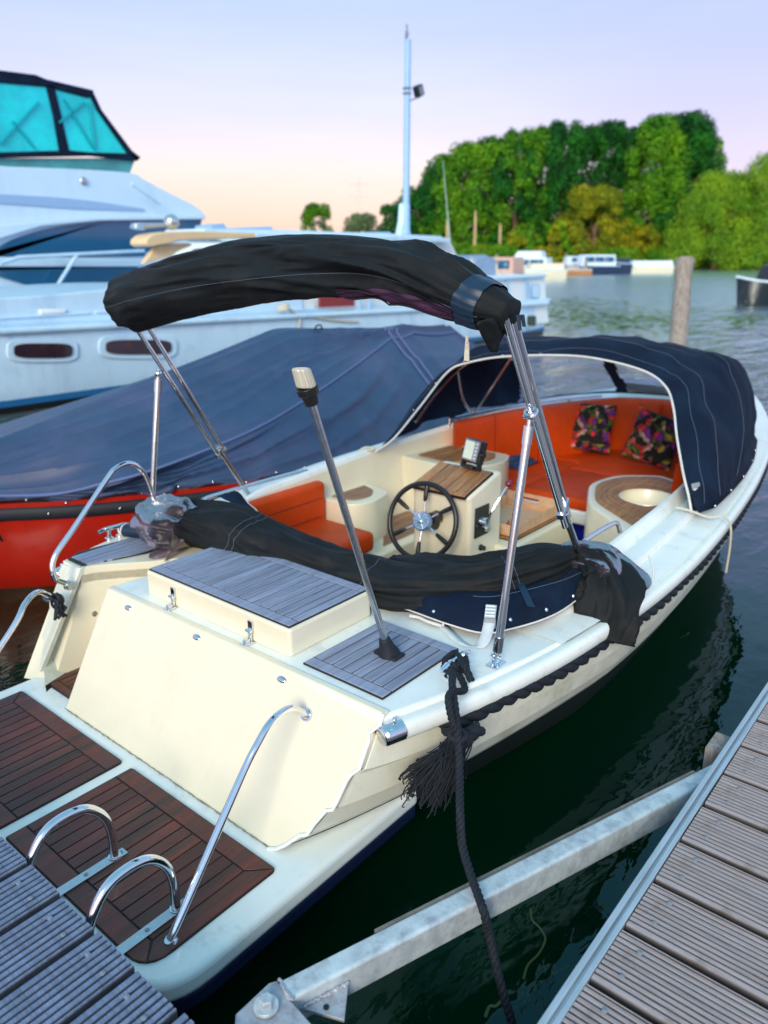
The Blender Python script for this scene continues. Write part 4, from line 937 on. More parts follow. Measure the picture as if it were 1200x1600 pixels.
# wooden tray on engine box with contents
tz=.640
tray=thing('wooden_tray',(-2.15,3.78,tz),'pale pine tray with cut-out handle on the engine box right of the helm','tray')
tx0,tx1,ty0,ty1=-2.34,-1.985,3.53,4.03
def bx(p0,p1,name,m,par,bev=.002):
    b=MB();b.box(p0,p1);return b.build(name,m,par,bevel=bev)
bx((tx0+.012,ty0+.012,tz),(tx1-.012,ty1-.012,tz+.009),'tray_bottom',pine,tray)
bx((tx1-.012,ty0,tz),(tx1,ty1,tz+.062),'tray_side',pine,tray);bx((tx0,ty0,tz),(tx0+.012,ty1,tz+.062),'tray_side',pine,tray)
bx((tx0+.0125,ty0,tz),(tx1-.0125,ty0+.012,tz+.062),'tray_side',pine,tray)
b=MB();y=ty1-.012;w=.055;cxx=(tx0+tx1)/2
for a0_,a1_,z0_,z1_ in((tx0+.0125,cxx-w,0,.10),(cxx+w,tx1-.0125,0,.10),(cxx-w,cxx+w,0,.048),(cxx-w,cxx+w,.078,.10)):b.box((a0_,y,tz+z0_),(a1_,y+.012,tz+z1_))
b.build('tray_handle_end',pine,tray)
for i,(x,y) in enumerate([(-2.25,3.60),(-2.17,3.585)]):
    b=MB();b.tube([(x,y,tz+.012),(x,y,tz+.045)],[.03,.03],20);b.torus((x,y,tz+.046),.024,.006,(1,0,0),(0,1,0),24,6)
    o=solo(b,'hand_compass' if 0 else 'round_tin',black,['round black tin beside the tray corner near the helm console','round black tin with pale lid nearest the middle of the tray'][i],'tin',bevel=.002)
b=MB();b.tube(cr([(-2.10,3.62,tz+.012),(-2.09,3.64,tz+.045),(-2.075,3.615,tz+.05),(-2.07,3.60,tz+.02),(-2.055,3.63,tz+.03)],5),.0045,6)
b.torus((-2.075,3.66,tz+.02),.015,.004,(1,0,0),(0,1,0),16,6)
solo(b,'key_float',red,'small red cord loop lying in the front corner of the pine tray','cord')
# blue crate under the sofa
b=MB();b.prism(rpoly([(-2.45,4.80),(-2.12,4.80),(-2.12,5.15),(-2.45,5.15)],.03),.17,.36);b.box((-2.47,4.78,.345),(-2.10,5.17,.375));solo(b,'storage_crate',bluebox,'royal blue plastic crate stowed on the sole under the orange sofa','crate',bevel=.006)
# ------------------------------------------------------------------ mooring line
ml=MB();cz=.80
w_=[]
for k in range(34):
    a_=k*.55;w_.append((-1.29+.030*math.sin(a_)+.004*math.sin(3*a_),1.94+(.045 if k%2 else .035)*math.cos(a_),.778+.0011*k))
pth=cr(w_+[(-1.255,1.93,.812),(-1.23,1.92,.80),(-1.205,1.91,.775)],3)
twisted(ml,pth,.0125,.06,3,7)
pl=[(-1.245,1.93,.79),(-1.205,1.895,.772),(-1.165,1.865,.745),(-1.13,1.845,.68),(-1.12,1.845,.60),(-1.105,1.86,.50),(-1.07,1.86,.40),(-1.00,1.80,.385),(-.93,1.66,.40),(-.86,1.50,.452),(-.80,1.40,.455),(-.74,1.30,.40),(-.66,1.20,.33),(-.60,1.08,.30),(-.56,.98,.28),(-.54,.80,.30)]
pl=[P(708,1050,x=-1.22),P(707,1075,x=-1.175),P(714,1130,x=-1.12),P(718,1200,x=-1.08),P(719,1270,x=-1.0),P(722,1318,z=.50),P(734,1362,z=.478),P(747,1398,z=.472),P(757,1428,z=.465),P(765,1465,x=-.80),P(783,1540,x=-.74),P(800,1600,x=-.70),P(812,1660,x=-.66)]
twisted(ml,cr(pl,8),.0125,.055,3,7)
p2_=[Vector((-1.25,1.90,.79)),Vector((-1.20,1.865,.765)),P(702,1085,x=-1.155),P(706,1125,x=-1.125),P(722,1165,x=-1.11)]
twisted(ml,cr(p2_,8),.0115,.05,3,7)
ml.torus(P(716,1150,x=-1.118),.022,.010,(1,0,0),(0,1,0),24,8)
solo(ml,'mooring_line',ropeb,'black twisted mooring line running from the stern cleat down over the steel brace','rope',ang=80)
# ------------------------------------------------------------------ docks
def board(L,W,T,nr,name,m,parent):
    """grooved decking board along local x, origin at the corner"""
    prof=[(0,0),(0,T-.006),(.004,T-.001)];g=(W-.012)/nr
    for i in range(nr):
        a=.006+i*g;prof+=[(a+.001,T),(a+g*.58,T),(a+g*.68,T-.008),(a+g*.93,T-.008)]
    prof+=[(W-.005,T),(W,T-.006),(W,0)]
    mb=MB();n=1;rsx=[]
    for x in(0,L):rsx.append([Vector((x,y,z)) for y,z in prof])
    mb.rings(rsx[::-1]);return mb.build(name,m,parent,ang=30)
def copytree(o,parent=None,loc=None):
    c=o.copy();col.objects.link(c)
    if parent is not None:c.parent=parent
    if loc is not None:c.location=loc
    for ch in list(o.children):
        if ch is not c:copytree(ch,c)
    return c
jet=thing('finger_jetty',(.6,3,0),'grey-brown grooved plank finger jetty with metal edge along the right side','jetty');jet['_b']=(0,0,0);jet.location=(0,0,0)
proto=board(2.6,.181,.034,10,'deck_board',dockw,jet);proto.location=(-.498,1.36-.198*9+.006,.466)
def screws(par,pts,top):
    for i,(x,y) in enumerate(pts):
        mb=MB();mb.tube([(0,0,0),(0,0,.0018),(0,0,.0025)],[.0066,.0066,.005],14);mb.tube([(0,0,.003),(0,0,.0034)],[.003,.0022],6)
        o=mb.build('screw',greyp,par);o.location=(x,y,top)
screws(proto,[(.055,.048),(.062,.138)],.034)
rnd=random.Random(11)
for i in range(1,34):
    c=copytree(proto,jet,(-.498+rnd.uniform(-.003,.003),proto.location.y+.198*i,.466+rnd.uniform(-.0015,.0015)));c.rotation_euler.z=rnd.uniform(-.002,.002)
    
b=MB();b.box((-.540,-.6,.36),(-.502,6.8,.462));b.box((-.540,-.6,.462),(-.525,6.8,.503));b.box((-.516,-.6,.462),(-.502,6.8,.500));b.box((-.525,-.6,.462),(-.516,6.8,.490));b.build('edge_beam',alu,jet,bevel=.002)
b=MB();b.box((-.46,-.6,.15),(-.36,6.8,.46));b.box((1.7,-.6,.15),(1.9,6.8,.46));b.build('support_beam',galvp,jet)
b=MB();b.box((-.60,2.50,.30),(-.549,2.62,.47));b.build('wood_block',oldwood,jet)
b=MB()
b.prism(rpoly([(-.40,-.4),(1.9,-.4),(1.9,6.6),(-.40,6.6)],.1),-.15,.16);b.build('float',black,jet)
pier=thing('main_pier',(0,0,0),'blue-grey grooved plank pier at the lower left, ending against the swim platform','pier')
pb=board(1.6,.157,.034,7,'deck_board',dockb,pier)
pb.rotation_euler.z=R(-90)
pb.location=(-1.17-.174*18+.005,.700,.466)
screws(pb,[(.055,.045),(.060,.12),(.16,.045)][:2],.034)
for i in range(1,22):
    c=copytree(pb,pier,(pb.location.x+.174*i,.700+rnd.uniform(-.004,.004),.466+rnd.uniform(-.0015,.0015)))
b=MB();b.box((-4.4,.55,.30),(-.6,.66,.46));b.box((-4.4,-.85,.30),(-.6,-.75,.46));b.build('support_beam',galvp,pier,bevel=.004)
b=MB();b.prism(rpoly([(-4.3,-.9),(-.6,-.9),(-.6,.55),(-4.3,.55)],.1),-.15,.29);b.build('float',black,pier)
# brace
br=thing('corner_brace',(-.85,1.6,.4),'galvanised square steel brace bolted diagonally between pier corner and jetty','steel brace')
A=Vector((-1.064,.908,.43));B=Vector((-.524,2.467,.43));dd=(B-A).normalized();nn=Vector((dd.y,-dd.x,0))
def bxl(p0,p1,name,m,par,bev=.004,seg=3):
    Mx=Matrix.Translation(A)@Matrix(((dd.x,nn.x,0,0),(dd.y,nn.y,0,0),(0,0,1,0),(0,0,0,1)))
    b=MB();b.box(p0,p1,Mx)
    b.f=[tuple(reversed(f)) for f in b.f];return b.build(name,m,par,bevel=bev,seg=seg)
Lb=(B-A).length
bxl((.0,-.030,-.072),(Lb,.030,0.02),'beam',galv,br,.010,4)
bxl((.28,-.048,-.06),(Lb-.10,-.033,.010),'timber_strip',algae,br,.003)
b=MB();b.ext([Vector((x,y,.42)) for x,y in [(-1.107,.80),(-1.108,.904),(-1.097,.922),(-1.027,.905),(-.935,.893),(-.90,.78),(-1.0,.70)]],(0,0,.026));b.build('end_plate',galvp,br,bevel=.004)
b=MB();g0=Vector((-1.028,.925,.43));b.ext([g0+Vector((0,0,-.03)),g0+dd*.135+Vector((0,0,-.03)),g0+Vector((.105,.045,-.03))],(0,0,.01));b.build('gusset',galvp,br,bevel=.002)
b=MB();rnd=random.Random(2)
for k in range(26):b.ball(g0+dd*(.01+.0048*k+rnd.uniform(-.001,.001))+nn*rnd.uniform(.004,.008)+Vector((0,0,-.018)),rnd.uniform(.004,.006),n=5)
for k in range(26):
    q=Vector((-1.095,.924,.450)).lerp(Vector((-1.03,.906,.450)),.06+.94*k/25);b.ball(q+Vector((0,rnd.uniform(-.003,.003),0)),rnd.uniform(.003,.005),n=5)
b.build('weld_bead',galvp,br)
bc=P(416,1572,z=.452)
b=MB();b.tube([bc+Vector((0,0,-.003)),bc+Vector((0,0,.006))],[.030,.029],28);wa=b.build('washer',galv,br,bevel=.0015)
b=MB();b.tube([bc+Vector((0,0,.006)),bc+Vector((0,0,.022)),bc+Vector((0,0,.026))],[.0185,.0185,.015],6);b.build('bolt_head',galv,wa,bevel=.001,smooth=False)
hcn=g0+dd*.055+nn*.035+Vector((0,0,-.0195));b=MB();b.cyl(hcn,hcn+Vector((0,0,.003)),.007);b.build('bolt_hole',caulk,br)
b=MB();b.box((-1.20,.66,.36),(-1.13,.74,.40));b.build('red_bracket',red,br,bevel=.003)
# ================================================================== RED BOAT UNDER BLUE COVER
rbt=thing('covered_sloop',(-5.3,4.5,0),'red hulled boat under a large blue fabric cover beside the cream boat','motor boat')
G=[(-5.75,1.35,.62)]+[tuple(P(a,b,z=.60)) for a,b in [(-60,795),(0,792),(110,787),(231,776),(388,757),(520,733),(600,715)]]+[(-3.78,5.4,.60),(-3.86,6.4,.62),(-4.15,7.4,.66),(-4.7,8.3,.72)]
G=[(p[0],p[1],.60) for p in G]
GS=resamp(cr(G,8),90)
ctr=-5.55
def port_(p):return Vector((2*ctr-p.x-.0,p.y,p.z))
b=MB()
for s in(0,1):
    rows=[]
    for p in GS:
        q=[Vector((p.x+o,p.y,z)) for o,z in [(0,.62),(0,.50),(-.01,.42),(-.04,.2),(-.12,0),(-.35,-.2),(-1.2,-.4)]]
        if s:q=[port_(v) for v in q][::-1]
        rows.append(q)
    b.grid([r[::-1] for r in rows])
b.add([GS[-1],port_(GS[-1]),port_(GS[-1])+Vector((0,0,-1)),GS[-1]+Vector((0,0,-1))],[(0,1,2,3)])
rh=b.build('hull',red,rbt,ang=50)
b=MB();rows=[]
for s in(0,):
    rs_=[]
    for p in GS:
        rs_.append([Vector((p.x+.026*math.cos(a)+.010,p.y,.548+.044*math.sin(a))) for a in [2*math.pi*k/12 for k in range(12)]])
    b.rings(rs_)
b.build('rubber_fender_strip',rubber,rbt,ang=60)
b=MB()
for i in range(6,60,5):
    b=MB();b.ball(GS[i]+Vector((.042,0,-.05)),.009,n=5);b.build('fender_bolt',steel2,rbt)
b=MB();c_=P(5,832,x=-4.93);b.tube([c_+Vector((-.02,0,0)),c_+Vector((.05,-.01,0))],[.055,.05],24);b.build('hull_vent',black,rbt,bevel=.004)
# cover: strips between ridge, shoulder and gunwale curves, with long soft folds
RG=cr([(-5.5,1.2,.68),(-5.35,1.8,.82),(-5.35,2.314,.931),(-5.35,2.952,1.066),(-5.35,3.579,1.206),(-5.35,4.234,1.352),(-5.35,4.673,1.452),(-5.33,4.93,1.503),(-5.32,5.4,1.475),(-5.32,6.0,1.435),(-5.3,6.4,1.41)],10)
SH=cr([(-5.3,1.5,.72)]+[tuple(P(a,b_,x=x)) for a,b_,x in [(60,775,-4.72),(160,757,-4.42),(240,735,-4.25),(345,695,-4.22),(420,660,-4.27),(500,610,-4.42),(560,568,-4.62),(612,528,-4.90)]],10)
GB=[Vector((p.x-.012,p.y,.64)) for p in GS if p.y<5.75]
NT=150;RGr=resamp(RG,NT);SHr=resamp(SH,NT);GBr=resamp(GB,NT)
NA=64;NB=34
rows=[]
for i in range(NT+1):
    r,s_,g=RGr[i],SHr[i],GBr[i];g=g+Vector((0,0,-.035*max(0,math.sin(i*.33+.8*math.sin(i*.11)))**2+.0));row=[]
    t=i/NT
    for k in range(NA):
        f=k/NA;p=r.lerp(s_,f);z=math.sin(math.pi*f)*(.03-.05*t)
        ph=f*6.5+1.6*noise.noise(Vector((t*1.8,f*1.5,3)))+t*.8
        w=((1-abs(math.sin(math.pi*ph)))**1.6*.055*(.35+.65*t)*(.5+abs(noise.noise(Vector((t*3,f*4,9))))*1.5)+noise.noise(Vector((t*1.3,f*3+t*1.6,1)))*.04+noise.noise(Vector((t*2.2,f*16+t*5,7)))*.014)*math.sin(math.pi*f)**.6
        row.append(p+Vector((0,0,z+w)))
    for k in range(NB+1):
        f=k/NB;p=s_.lerp(g,f)
        w=(noise.noise(Vector((t*2.0,f*4+t*5,11)))*.05+(1-abs(math.sin(math.pi*(f*2.6+t*3+noise.noise(Vector((t*3,f,5)))))))**2*.035+noise.noise(Vector((t*5,f*7+t*9,17)))*.014)*math.sin(math.pi*f)
        bulge=math.sin(math.pi*f)*.05*(1-t)
        row.append(p+Vector((.9*w+bulge,0,.4*w)))
    rows.append(row)
b=MB();b.grid(rows);
mir=lambda p,r:Vector((2*r[0].x-p.x,p.y,p.z))
b.grid([[mir(p,r) for p in [r[0],r[NA//2],r[NA],r[-1]]][::-1] for r in rows])
# tent end past the hoop
hoopc=rows[-1]
H_b=[Vector((p.x-.15,p.y+1.3,p.z-.05)) for p in hoopc];H_c=[Vector((lerp(p.x,-5.3,.3),p.y+1.9,max(.64,p.z-.35))) for p in hoopc];H_d=[Vector((lerp(p.x,-5.3,.45)-.1,min(p.y+2.5,8.2),.68)) for p in hoopc]
H_a=[Vector((p.x+.03*math.sin(math.pi*i/len(hoopc)),p.y+.3,p.z+.025)) for i,p in enumerate(hoopc)]
tent=[]
for q0,q1 in((hoopc,H_a),(H_a,H_b),(H_b,H_c),(H_c,H_d)):
    for k in range(8):
        t=k/8;tent.append([a.lerp(c,t)+Vector((0,0,-.02*math.sin(math.pi*t))) for a,c in zip(q0,q1)])
tent.append(H_d);b.grid(tent);b.grid([[mir(p,r)for p in [r[0],r[NA//2],r[NA],r[-1]]][::-1] for r in tent])
cov=b.build('fabric_cover',bluecover,rbt,ang=75)
b=MB();b.tube([r[NA]+Vector((.004,0,.006)) for r in rows],.009,6);b.tube([p+Vector((.006,0,.006)) for p in hoopc],.008,6);b.tube([p+Vector((.006,0,.008)) for p in [r_ for r_ in tent[3]]],.008,6)
b.tube([r[NA].lerp(r[-1],.0)+Vector((.01,0,.006)) for r in tent],.007,6);b.build('cover_seam',mat('cover_seam_cloth',(.13,.17,.36),.7),cov)
b=MB();b.grid([[rows[i][-4]+Vector((.02,-.02,.012)),rows[i][-3]+Vector((.035,-.02,.0)),rows[i][-1]+Vector((.04,-.02,-.005-.03*math.sin(i*.3)))] for i in range(50,66)]);b.build('cover_patch',bluecover,cov,solid=.004,ang=180)
b=MB()
for i in range(10,NT,7):
    b=MB();b.ball(rows[i][-2]+Vector((.012,-.004,0)),.009,n=5);b.build('snap_button',steel,cov)
b=MB();p=P(497,519,x=-5.25);b.torus(p+Vector((0,0,.02)),.05,.008,(0,1,0),(.3,0,1),20,6);b.build('carry_loop',rubber,cov)
# ================================================================== traced flat work on the neighbours
def plate(pxs,x,depth,name,m,parent,bevel=.0,proud=0):
    pts=[P(a,b_,x=x) for a,b_ in pxs]
    pts=[p+Vector((proud,0,0)) for p in pts];b=MB();b.ext(pts,(-depth,0,0));return b.build(name,m,parent,bevel=bevel,ang=30)
def arc(cx,cy,rx,ry,n=28,pw=2.0):
    o=[]
    for k in range(n):
        a=2*math.pi*k/n;c,s=math.cos(a),math.sin(a);o.append((cx+rx*math.copysign(abs(c)**(2/pw),c),cy+ry*math.copysign(abs(s)**(2/pw),s)))
    return o
def smoothpx(pts,n=6):return [(p.x,p.y) for p in cr([(a,b_,0) for a,b_ in pts],n)]
# ------------------------------------------------------------------ CRUISER
X=-11.0
cru=thing('steel_cabin_cruiser',(X-1.8,12,0),'light blue-white cabin cruiser with oval portholes, tall mast and beige wheelhouse roof','cabin cruiser')
b=MB();st=[(1.0,0),(2.2,1.1),(3.6,1.6),(5,1.8),(16,1.8),(19.5,1.72),(21,1.62)]
sh=[(0,1.5),(5,1.19),(10.5,1.10),(15.5,1.02),(21,1.02)]
for s in(1,-1):
    rows=[]
    for y in [1.0,1.3,1.7,2.2,2.9,3.6,4.3,5,6,8,10,12,14,15.5,17,18,19,20,20.6,21]:
        w=interp(st,y);z=interp(sh,y)
        rows.append([Vector((X-1.8+s*w,y,z)),Vector((X-1.8+s*(w+.01),y,z-.1)),Vector((X-1.8+s*(w+.0),y,.35)),Vector((X-1.8+s*w*.97,y,.16))])
    b.grid(rows if s<0 else [r[::-1] for r in rows])
b.add([(X-3.42,21,1.02),(X-.18,21,1.02),(X-.25,21,.16),(X-3.35,21,.16)],[(0,1,2,3)])
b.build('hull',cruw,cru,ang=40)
b=MB();
for s in(1,-1):
    rows=[[Vector((X-1.8+s*(interp(st,y)*.97+.012),y,.22)),Vector((X-1.8+s*(interp(st,y)*.965+.012),y,.10))] for y in [1.0,1.3,1.7,2.2,2.9,3.6,5,10,16,19,21.02]]
    b.grid(rows if s<0 else [r[::-1] for r in rows])
b.add([(X-3.4,21.02,.2),(X-.2,21.02,.2),(X-.3,21.02,.1),(X-3.3,21.02,.1)],[(0,1,2,3)])
b.build('boot_stripe',crub,cru,ang=40)
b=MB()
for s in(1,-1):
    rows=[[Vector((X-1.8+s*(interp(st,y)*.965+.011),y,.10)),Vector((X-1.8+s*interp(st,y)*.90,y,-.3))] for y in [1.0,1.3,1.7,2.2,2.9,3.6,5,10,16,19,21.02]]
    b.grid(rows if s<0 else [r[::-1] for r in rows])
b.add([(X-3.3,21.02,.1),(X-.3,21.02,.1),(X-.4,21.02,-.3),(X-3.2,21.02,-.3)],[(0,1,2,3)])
b.build('hull_foot_shade',black,cru,ang=40)  # plain black below the stripe stands in for the shadow at the waterline
b=MB();rows=[]
for y in [1.2,2.2,3.6,5,8,11,14,16,19,21.05]:
    w=interp(st,y)+.05;z=interp(sh,y);c=Vector((X-1.8+w,y,z-.03));rows.append([c+Vector((.05*math.cos(a),0,.05*math.sin(a))) for a in [2*math.pi*k/10 for k in range(10)]])
b.rings(rows);b.build('rubbing_strake',cruw,cru,ang=60)
b=MB();b.ext([(X-1.8+s*interp(st,y),y,interp(sh,y)-.02) for s,ys in((1,[1.2,2.2,3.6,5,10,16,21]),(-1,[21,16,10,5,3.6,2.2,1.2])) for y in ys],(0,0,.03));b.build('deck',cruw,cru)
for cx,rx,cyy in((65,45.5,547.5),(214,51,542)):
    fr_=plate(arc(cx,cyy,rx+10,18.5,40,4),X,.03,'porthole',cruw,cru,bevel=.008,proud=.035)
    plate(arc(cx,cyy,rx,11.5,40,4),X,.03,'porthole_glass',darkglass,fr_,proud=.055)
# coachroof with long ridges
plate(smoothpx([(-60,470),(60,462),(200,450),(330,446),(470,452)],4)+[(475,492),(330,497),(200,502),(60,508),(-60,514)],X-.25,3.0,'coachroof',cruw,cru,bevel=.02)
for pts in([(-40,498),(140,487),(140,490),(-40,501)],[(150,486),(330,480),(330,483),(150,489)],[(-40,508),(480,484),(480,487),(-40,511)]):
    plate(pts,X-.22,.04,'handrail',yachtw,cru,proud=.0)
# wheelhouse body
plate([(350,400),(360,378),(704,377),(724,418),(735,520),(370,520),(360,450)],X-.35,1.5,'wheelhouse',cruc,cru,bevel=.02)
ro=smoothpx([(228,378),(232,371),(248,364),(300,361),(400,364)],4)+[(400,372),(330,374),(280,376),(268,380),(252,383),(235,386),(229,382)]
plate(ro,X-.0,.45,'roof_overhang',crubeige,cru,bevel=.02)
plate(smoothpx([(225,412),(238,395),(243,388),(255,383),(290,380),(300,383),(280,392),(268,400)],4),X-.15,.12,'roof_bracket',crubeige,cru,bevel=.01)
plate([(400,364),(690,371),(704,372),(706,379),(400,376)],X-.1,2.0,'roof',cruw,cru,bevel=.02)
plate([(320,357),(470,360),(600,365),(690,369),(690,372),(320,364)],X-1.0,1.2,'roof_rack',yachtw,cru)
for pts in([(365,356),(425,354),(428,361),(365,363)],[(330,352),(350,349),(356,358),(332,360)],[(560,363),(610,362),(612,368),(560,369)]):plate(pts,X-1.2,.5,'solar_panel' if pts[0][0]!=330 else 'roof_hatch',mastm,cru,bevel=.01)
fr_=plate(arc(675,397.5,16.5,8.5,24,5),X-.35,.03,'window',crub,cru,proud=.03);plate(arc(675,397.5,14,6.5,24,5),X-.35,.03,'window_glass',mat('hazy_glass',(.45,.62,.66),.15,var=.2,vscale=2),fr_,proud=.045)
for x0 in(330,420,510,590):
    fr_=plate(arc(x0,402,32,14,24,5),X-.35,.03,'window',crub,cru,proud=.03);plate(arc(x0,402,29,12,24,5),X-.35,.03,'window_glass',darkglass,fr_,proud=.045)
for x0,x1,y0,y1 in((497,552,460,520),(704,722,490,520)):plate([(x0,y0),(x1,y0-2),(x1,y1),(x0,y1)],X-.35,.05,'door',mahog,cru,bevel=.01,proud=.04)
for x0 in(562,577,645,702):
    b=MB();b.tube([P(x0,440,x=X-.1),P(x0,522,x=X-.1)],.035,8);b.build('stanchion',mastm,cru)
b=MB();b.tube([P(455,487,x=X-.1),P(545,487,x=X-.1)],.035,8);b.tube([P(545,487,x=X-.1),P(545,520,x=X-.1)],.035,8);b.build('stanchion',mastm,cru)
plate([(460,470),(493,469),(493,520),(460,520)],X-.3,.3,'deck_locker',cruc,cru,bevel=.02)
# aft bulwark cabin
A0,A1=765,851
plate([(735,437),(770,433),(851,430),(854,470),(858,505),(735,515)],X-.12,3.2,'aft_cabin_side',mat('aft_cabin_white',(.80,.88,.90),.4,var=.05,vscale=1.5),cru,bevel=.02)
b=MB();b.tube([P(735,437,x=X-.05),P(851,430,x=X-.05)],.06,10);b.build('top_rail',yachtw,cru)
for x0 in(766,793,822,826):
    b=MB();b.tube([P(x0,434,x=X-.06),P(x0+2,476,x=X-.06)],.03,8);b.build('stanchion',mastm,cru)
b=MB();b.tube([P(735,481,x=X-.02),P(855,473,x=X-.02)],.07,10);b.build('side_moulding',yachtw,cru)
fr_=plate(arc(826,501,8.5,10,20,6),X-.0,.03,'window',cruw,cru,proud=.08);plate(arc(826,501,6.8,8.2,20,6),X-.0,.03,'window_glass',mat('green_black_glass',(.02,.06,.03),.1),fr_,proud=.10)
fr_=plate(arc(836,455,6,11,16,6),X-.1,.03,'window',mastm,cru,proud=.03);plate(arc(836,455,4.6,9.4,16,6),X-.1,.03,'window_glass',cruw,fr_,proud=.04)
plate([(742,405),(760,398),(775,404),(778,436),(742,440)],X-1.3,1.0,'folded_canopy',mat('grey_blue_canvas',(.25,.36,.52),.8,var=.2),cru,bevel=.05)
b=MB()
for x0,y0 in((737,402),(776,412),(788,420)):b.tube([P(x0,y0,x=X-.6),P(x0+1,440,x=X-.6)],.03,8)
b.build('rail_post',ropew,cru)
# mast
mb0=P(634,366,x=X-1.2);mt=P(637.5,62,x=X-1.2)
b=MB();b.tube([mb0,mb0.lerp(mt,.16),mb0.lerp(mt,.17),mt],[.105,.095,.082,.070],16);mast=b.build('mast',mastm,cru)
b=MB();b.ext([mb0+Vector((0,-.24,-.05)),mb0+Vector((0,.24,-.05)),mb0+Vector((0,.13,.30)),mb0+Vector((0,.09,.7)),mb0+Vector((0,-.09,.7)),mb0+Vector((0,-.13,.30))],(-.16,0,0));b.build('mast_foot',yachtw,mast,bevel=.03)
b=MB();q=P(636,60,x=X-1.2);b.tube([q,q+Vector((0,0,.10)),q+Vector((0,-.01,.16)),q+Vector((0,-.01,.27))],[.02,.045,.02,.028],10);b.tube([q+Vector((0,-.06,-.02)),q+Vector((0,-.055,.13))],.012,6);b.build('masthead_lamp',greyp,mast)
q=P(654,142,x=X-1.15);b=MB();b.box((-.09,-.10,-.12),(.09,.10,.12),Matrix.Translation(q)@Matrix.Rotation(R(25),4,'X'));fl_=b.build('floodlight',black,mast,bevel=.02);b=MB();b.box((.091,-.08,-.09),(.10,.08,.09),Matrix.Translation(q)@Matrix.Rotation(R(25),4,'X'));b.build('lamp_glass',greyp,fl_)
b=MB();b.tube([P(638,158,x=X-1.2),P(655,152,x=X-1.15),q],.016,8);b.build('lamp_arm',greyp,mast);b=MB();b.torus(P(636,138,x=X-1.2),.085,.02,(1,0,0),(0,1,0),20,6);b.torus(P(636,146,x=X-1.2),.085,.02,(1,0,0),(0,1,0),20,6);b.build('mast_bracket',greyp,mast)
b=MB();b.tube([P(703,374,x=X-.5),P(692,252,x=X-.5)],[.022,.008],6);b.build('whip_antenna',mat('pale_antenna',(.35,.48,.42),.5),cru)
b=MB();q=P(222,372,x=X-.1);b.tube([P(215,350,x=X-.3),P(215,358,x=X-.3)],[.1,.12],14);b.tube([P(216,353,x=X-.3),P(262,351,x=X-.3)],[.05,.03],10);b.ball(P(268,347,x=X-.3),.13,n=8);b.build('horn',mat('chrome_horn',(.55,.60,.62),.2,.8),cru)
# rope on the foredeck
b=MB();q=P(443,483,x=X+.0)
for k in range(4):b.torus(q+Vector((0,0,.02*k)),.11-.01*k,.025,(1,0,.1*k),(0,1,.1),24,6)
b.tube(cr([tuple(P(440,480,x=X)),tuple(P(475,492,x=X+.05)),tuple(P(520,500,x=X+.05)),tuple(P(560,503,x=X+.05))],6),.022,6);b.tube(cr([tuple(P(455,484,x=X)),tuple(P(468,496,x=X+.05)),tuple(P(466,520,x=X+.05))],6),.02,6)
solo(b,'coiled_rope',ropew,'pale coiled rope lying at the deck edge of the light blue cruiser','rope',ang=80)
# ------------------------------------------------------------------ YACHT
Y=-16.5
ya=thing('flybridge_yacht',(Y-2,9,0),'modern white flybridge motor yacht with turquoise tinted canopy windows at the far left','motor yacht')
hullp=smoothpx([(-60,258),(60,262),(150,266),(208,271),(226,281),(270,304),(305,322),(318,334),(312,341)],5)+[(312,352),(320,380),(330,600),(-60,620)]
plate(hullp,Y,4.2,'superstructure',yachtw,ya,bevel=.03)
plate(smoothpx([(-60,420),(0,384),(30,370),(80,356),(150,347),(230,343),(314,343)],5)+[(312,352),(300,362),(225,395),(225,400),(0,402),(-60,406)],Y,.03,'saloon_window',yachtg,ya,proud=.04)
plate([(-60,424),(0,418),(215,417)]+smoothpx([(215,417),(205,440),(180,455),(120,458),(60,450),(0,433),(-60,415)],5),Y,.03,'hull_window',yachtg,ya,proud=.04)
plate(smoothpx([(-60,362),(0,352),(60,346),(150,338),(318,336)],4)+[(316,343),(150,345),(60,354),(0,372),(-60,398)],Y,.10,'side_moulding',yachtw,ya,bevel=.02,proud=.12)
plate(smoothpx([(-60,300),(0,303),(120,311),(225,326)],4)+[(225,330),(120,327),(0,318),(-60,312)],Y,.06,'styling_line',mat('yacht_line_blue',(.32,.50,.74),.4),ya,bevel=.01,proud=.03)  # raised mid-blue line along the superstructure
plate(smoothpx([(-60,402),(60,402),(160,404),(330,408)],4)+[(330,416),(160,417),(0,417),(-60,422)],Y,.05,'belt_line',yachtw,ya,bevel=.02,proud=.08)
b=MB();b.ball(P(131,283,x=Y+.03),.085,(.4,1,1),8);b.build('side_lamp',steel2,ya)
# flybridge canopy frames and windows
F0=Y-.15
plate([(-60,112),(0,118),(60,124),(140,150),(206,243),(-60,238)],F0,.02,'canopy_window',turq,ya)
plate([(-60,246),(0,247),(212,247),(203,270),(60,263),(-60,256)],F0-.05,.02,'windscreen',turqd,ya)
for n_,pts in(('canopy_roof',[(-60,100),(0,110),(55,117),(72,124),(145,141),(147,152),(135,153),(70,136),(0,130),(-60,126)]),('canopy_frame',[(138,146),(147,148),(158,172),(205,235),(219,246),(214,252),(200,243),(150,172)]),('canopy_frame',[(-60,234),(0,238),(108,235),(140,238),(206,240),(216,247),(212,252),(140,244),(0,247),(-60,246)]),('canopy_frame',[(70,130),(84,134),(95,180),(108,238),(92,238),(82,180)])):
    plate(pts,F0,.08,n_,navycloth,ya,bevel=.02,proud=.04)
plate([(-60,101),(0,111),(55,118),(72,125),(145,142),(147,147),(-60,121)],F0,3.4,'canopy_roof',navycloth,ya,bevel=.03,proud=.0)
b=MB()
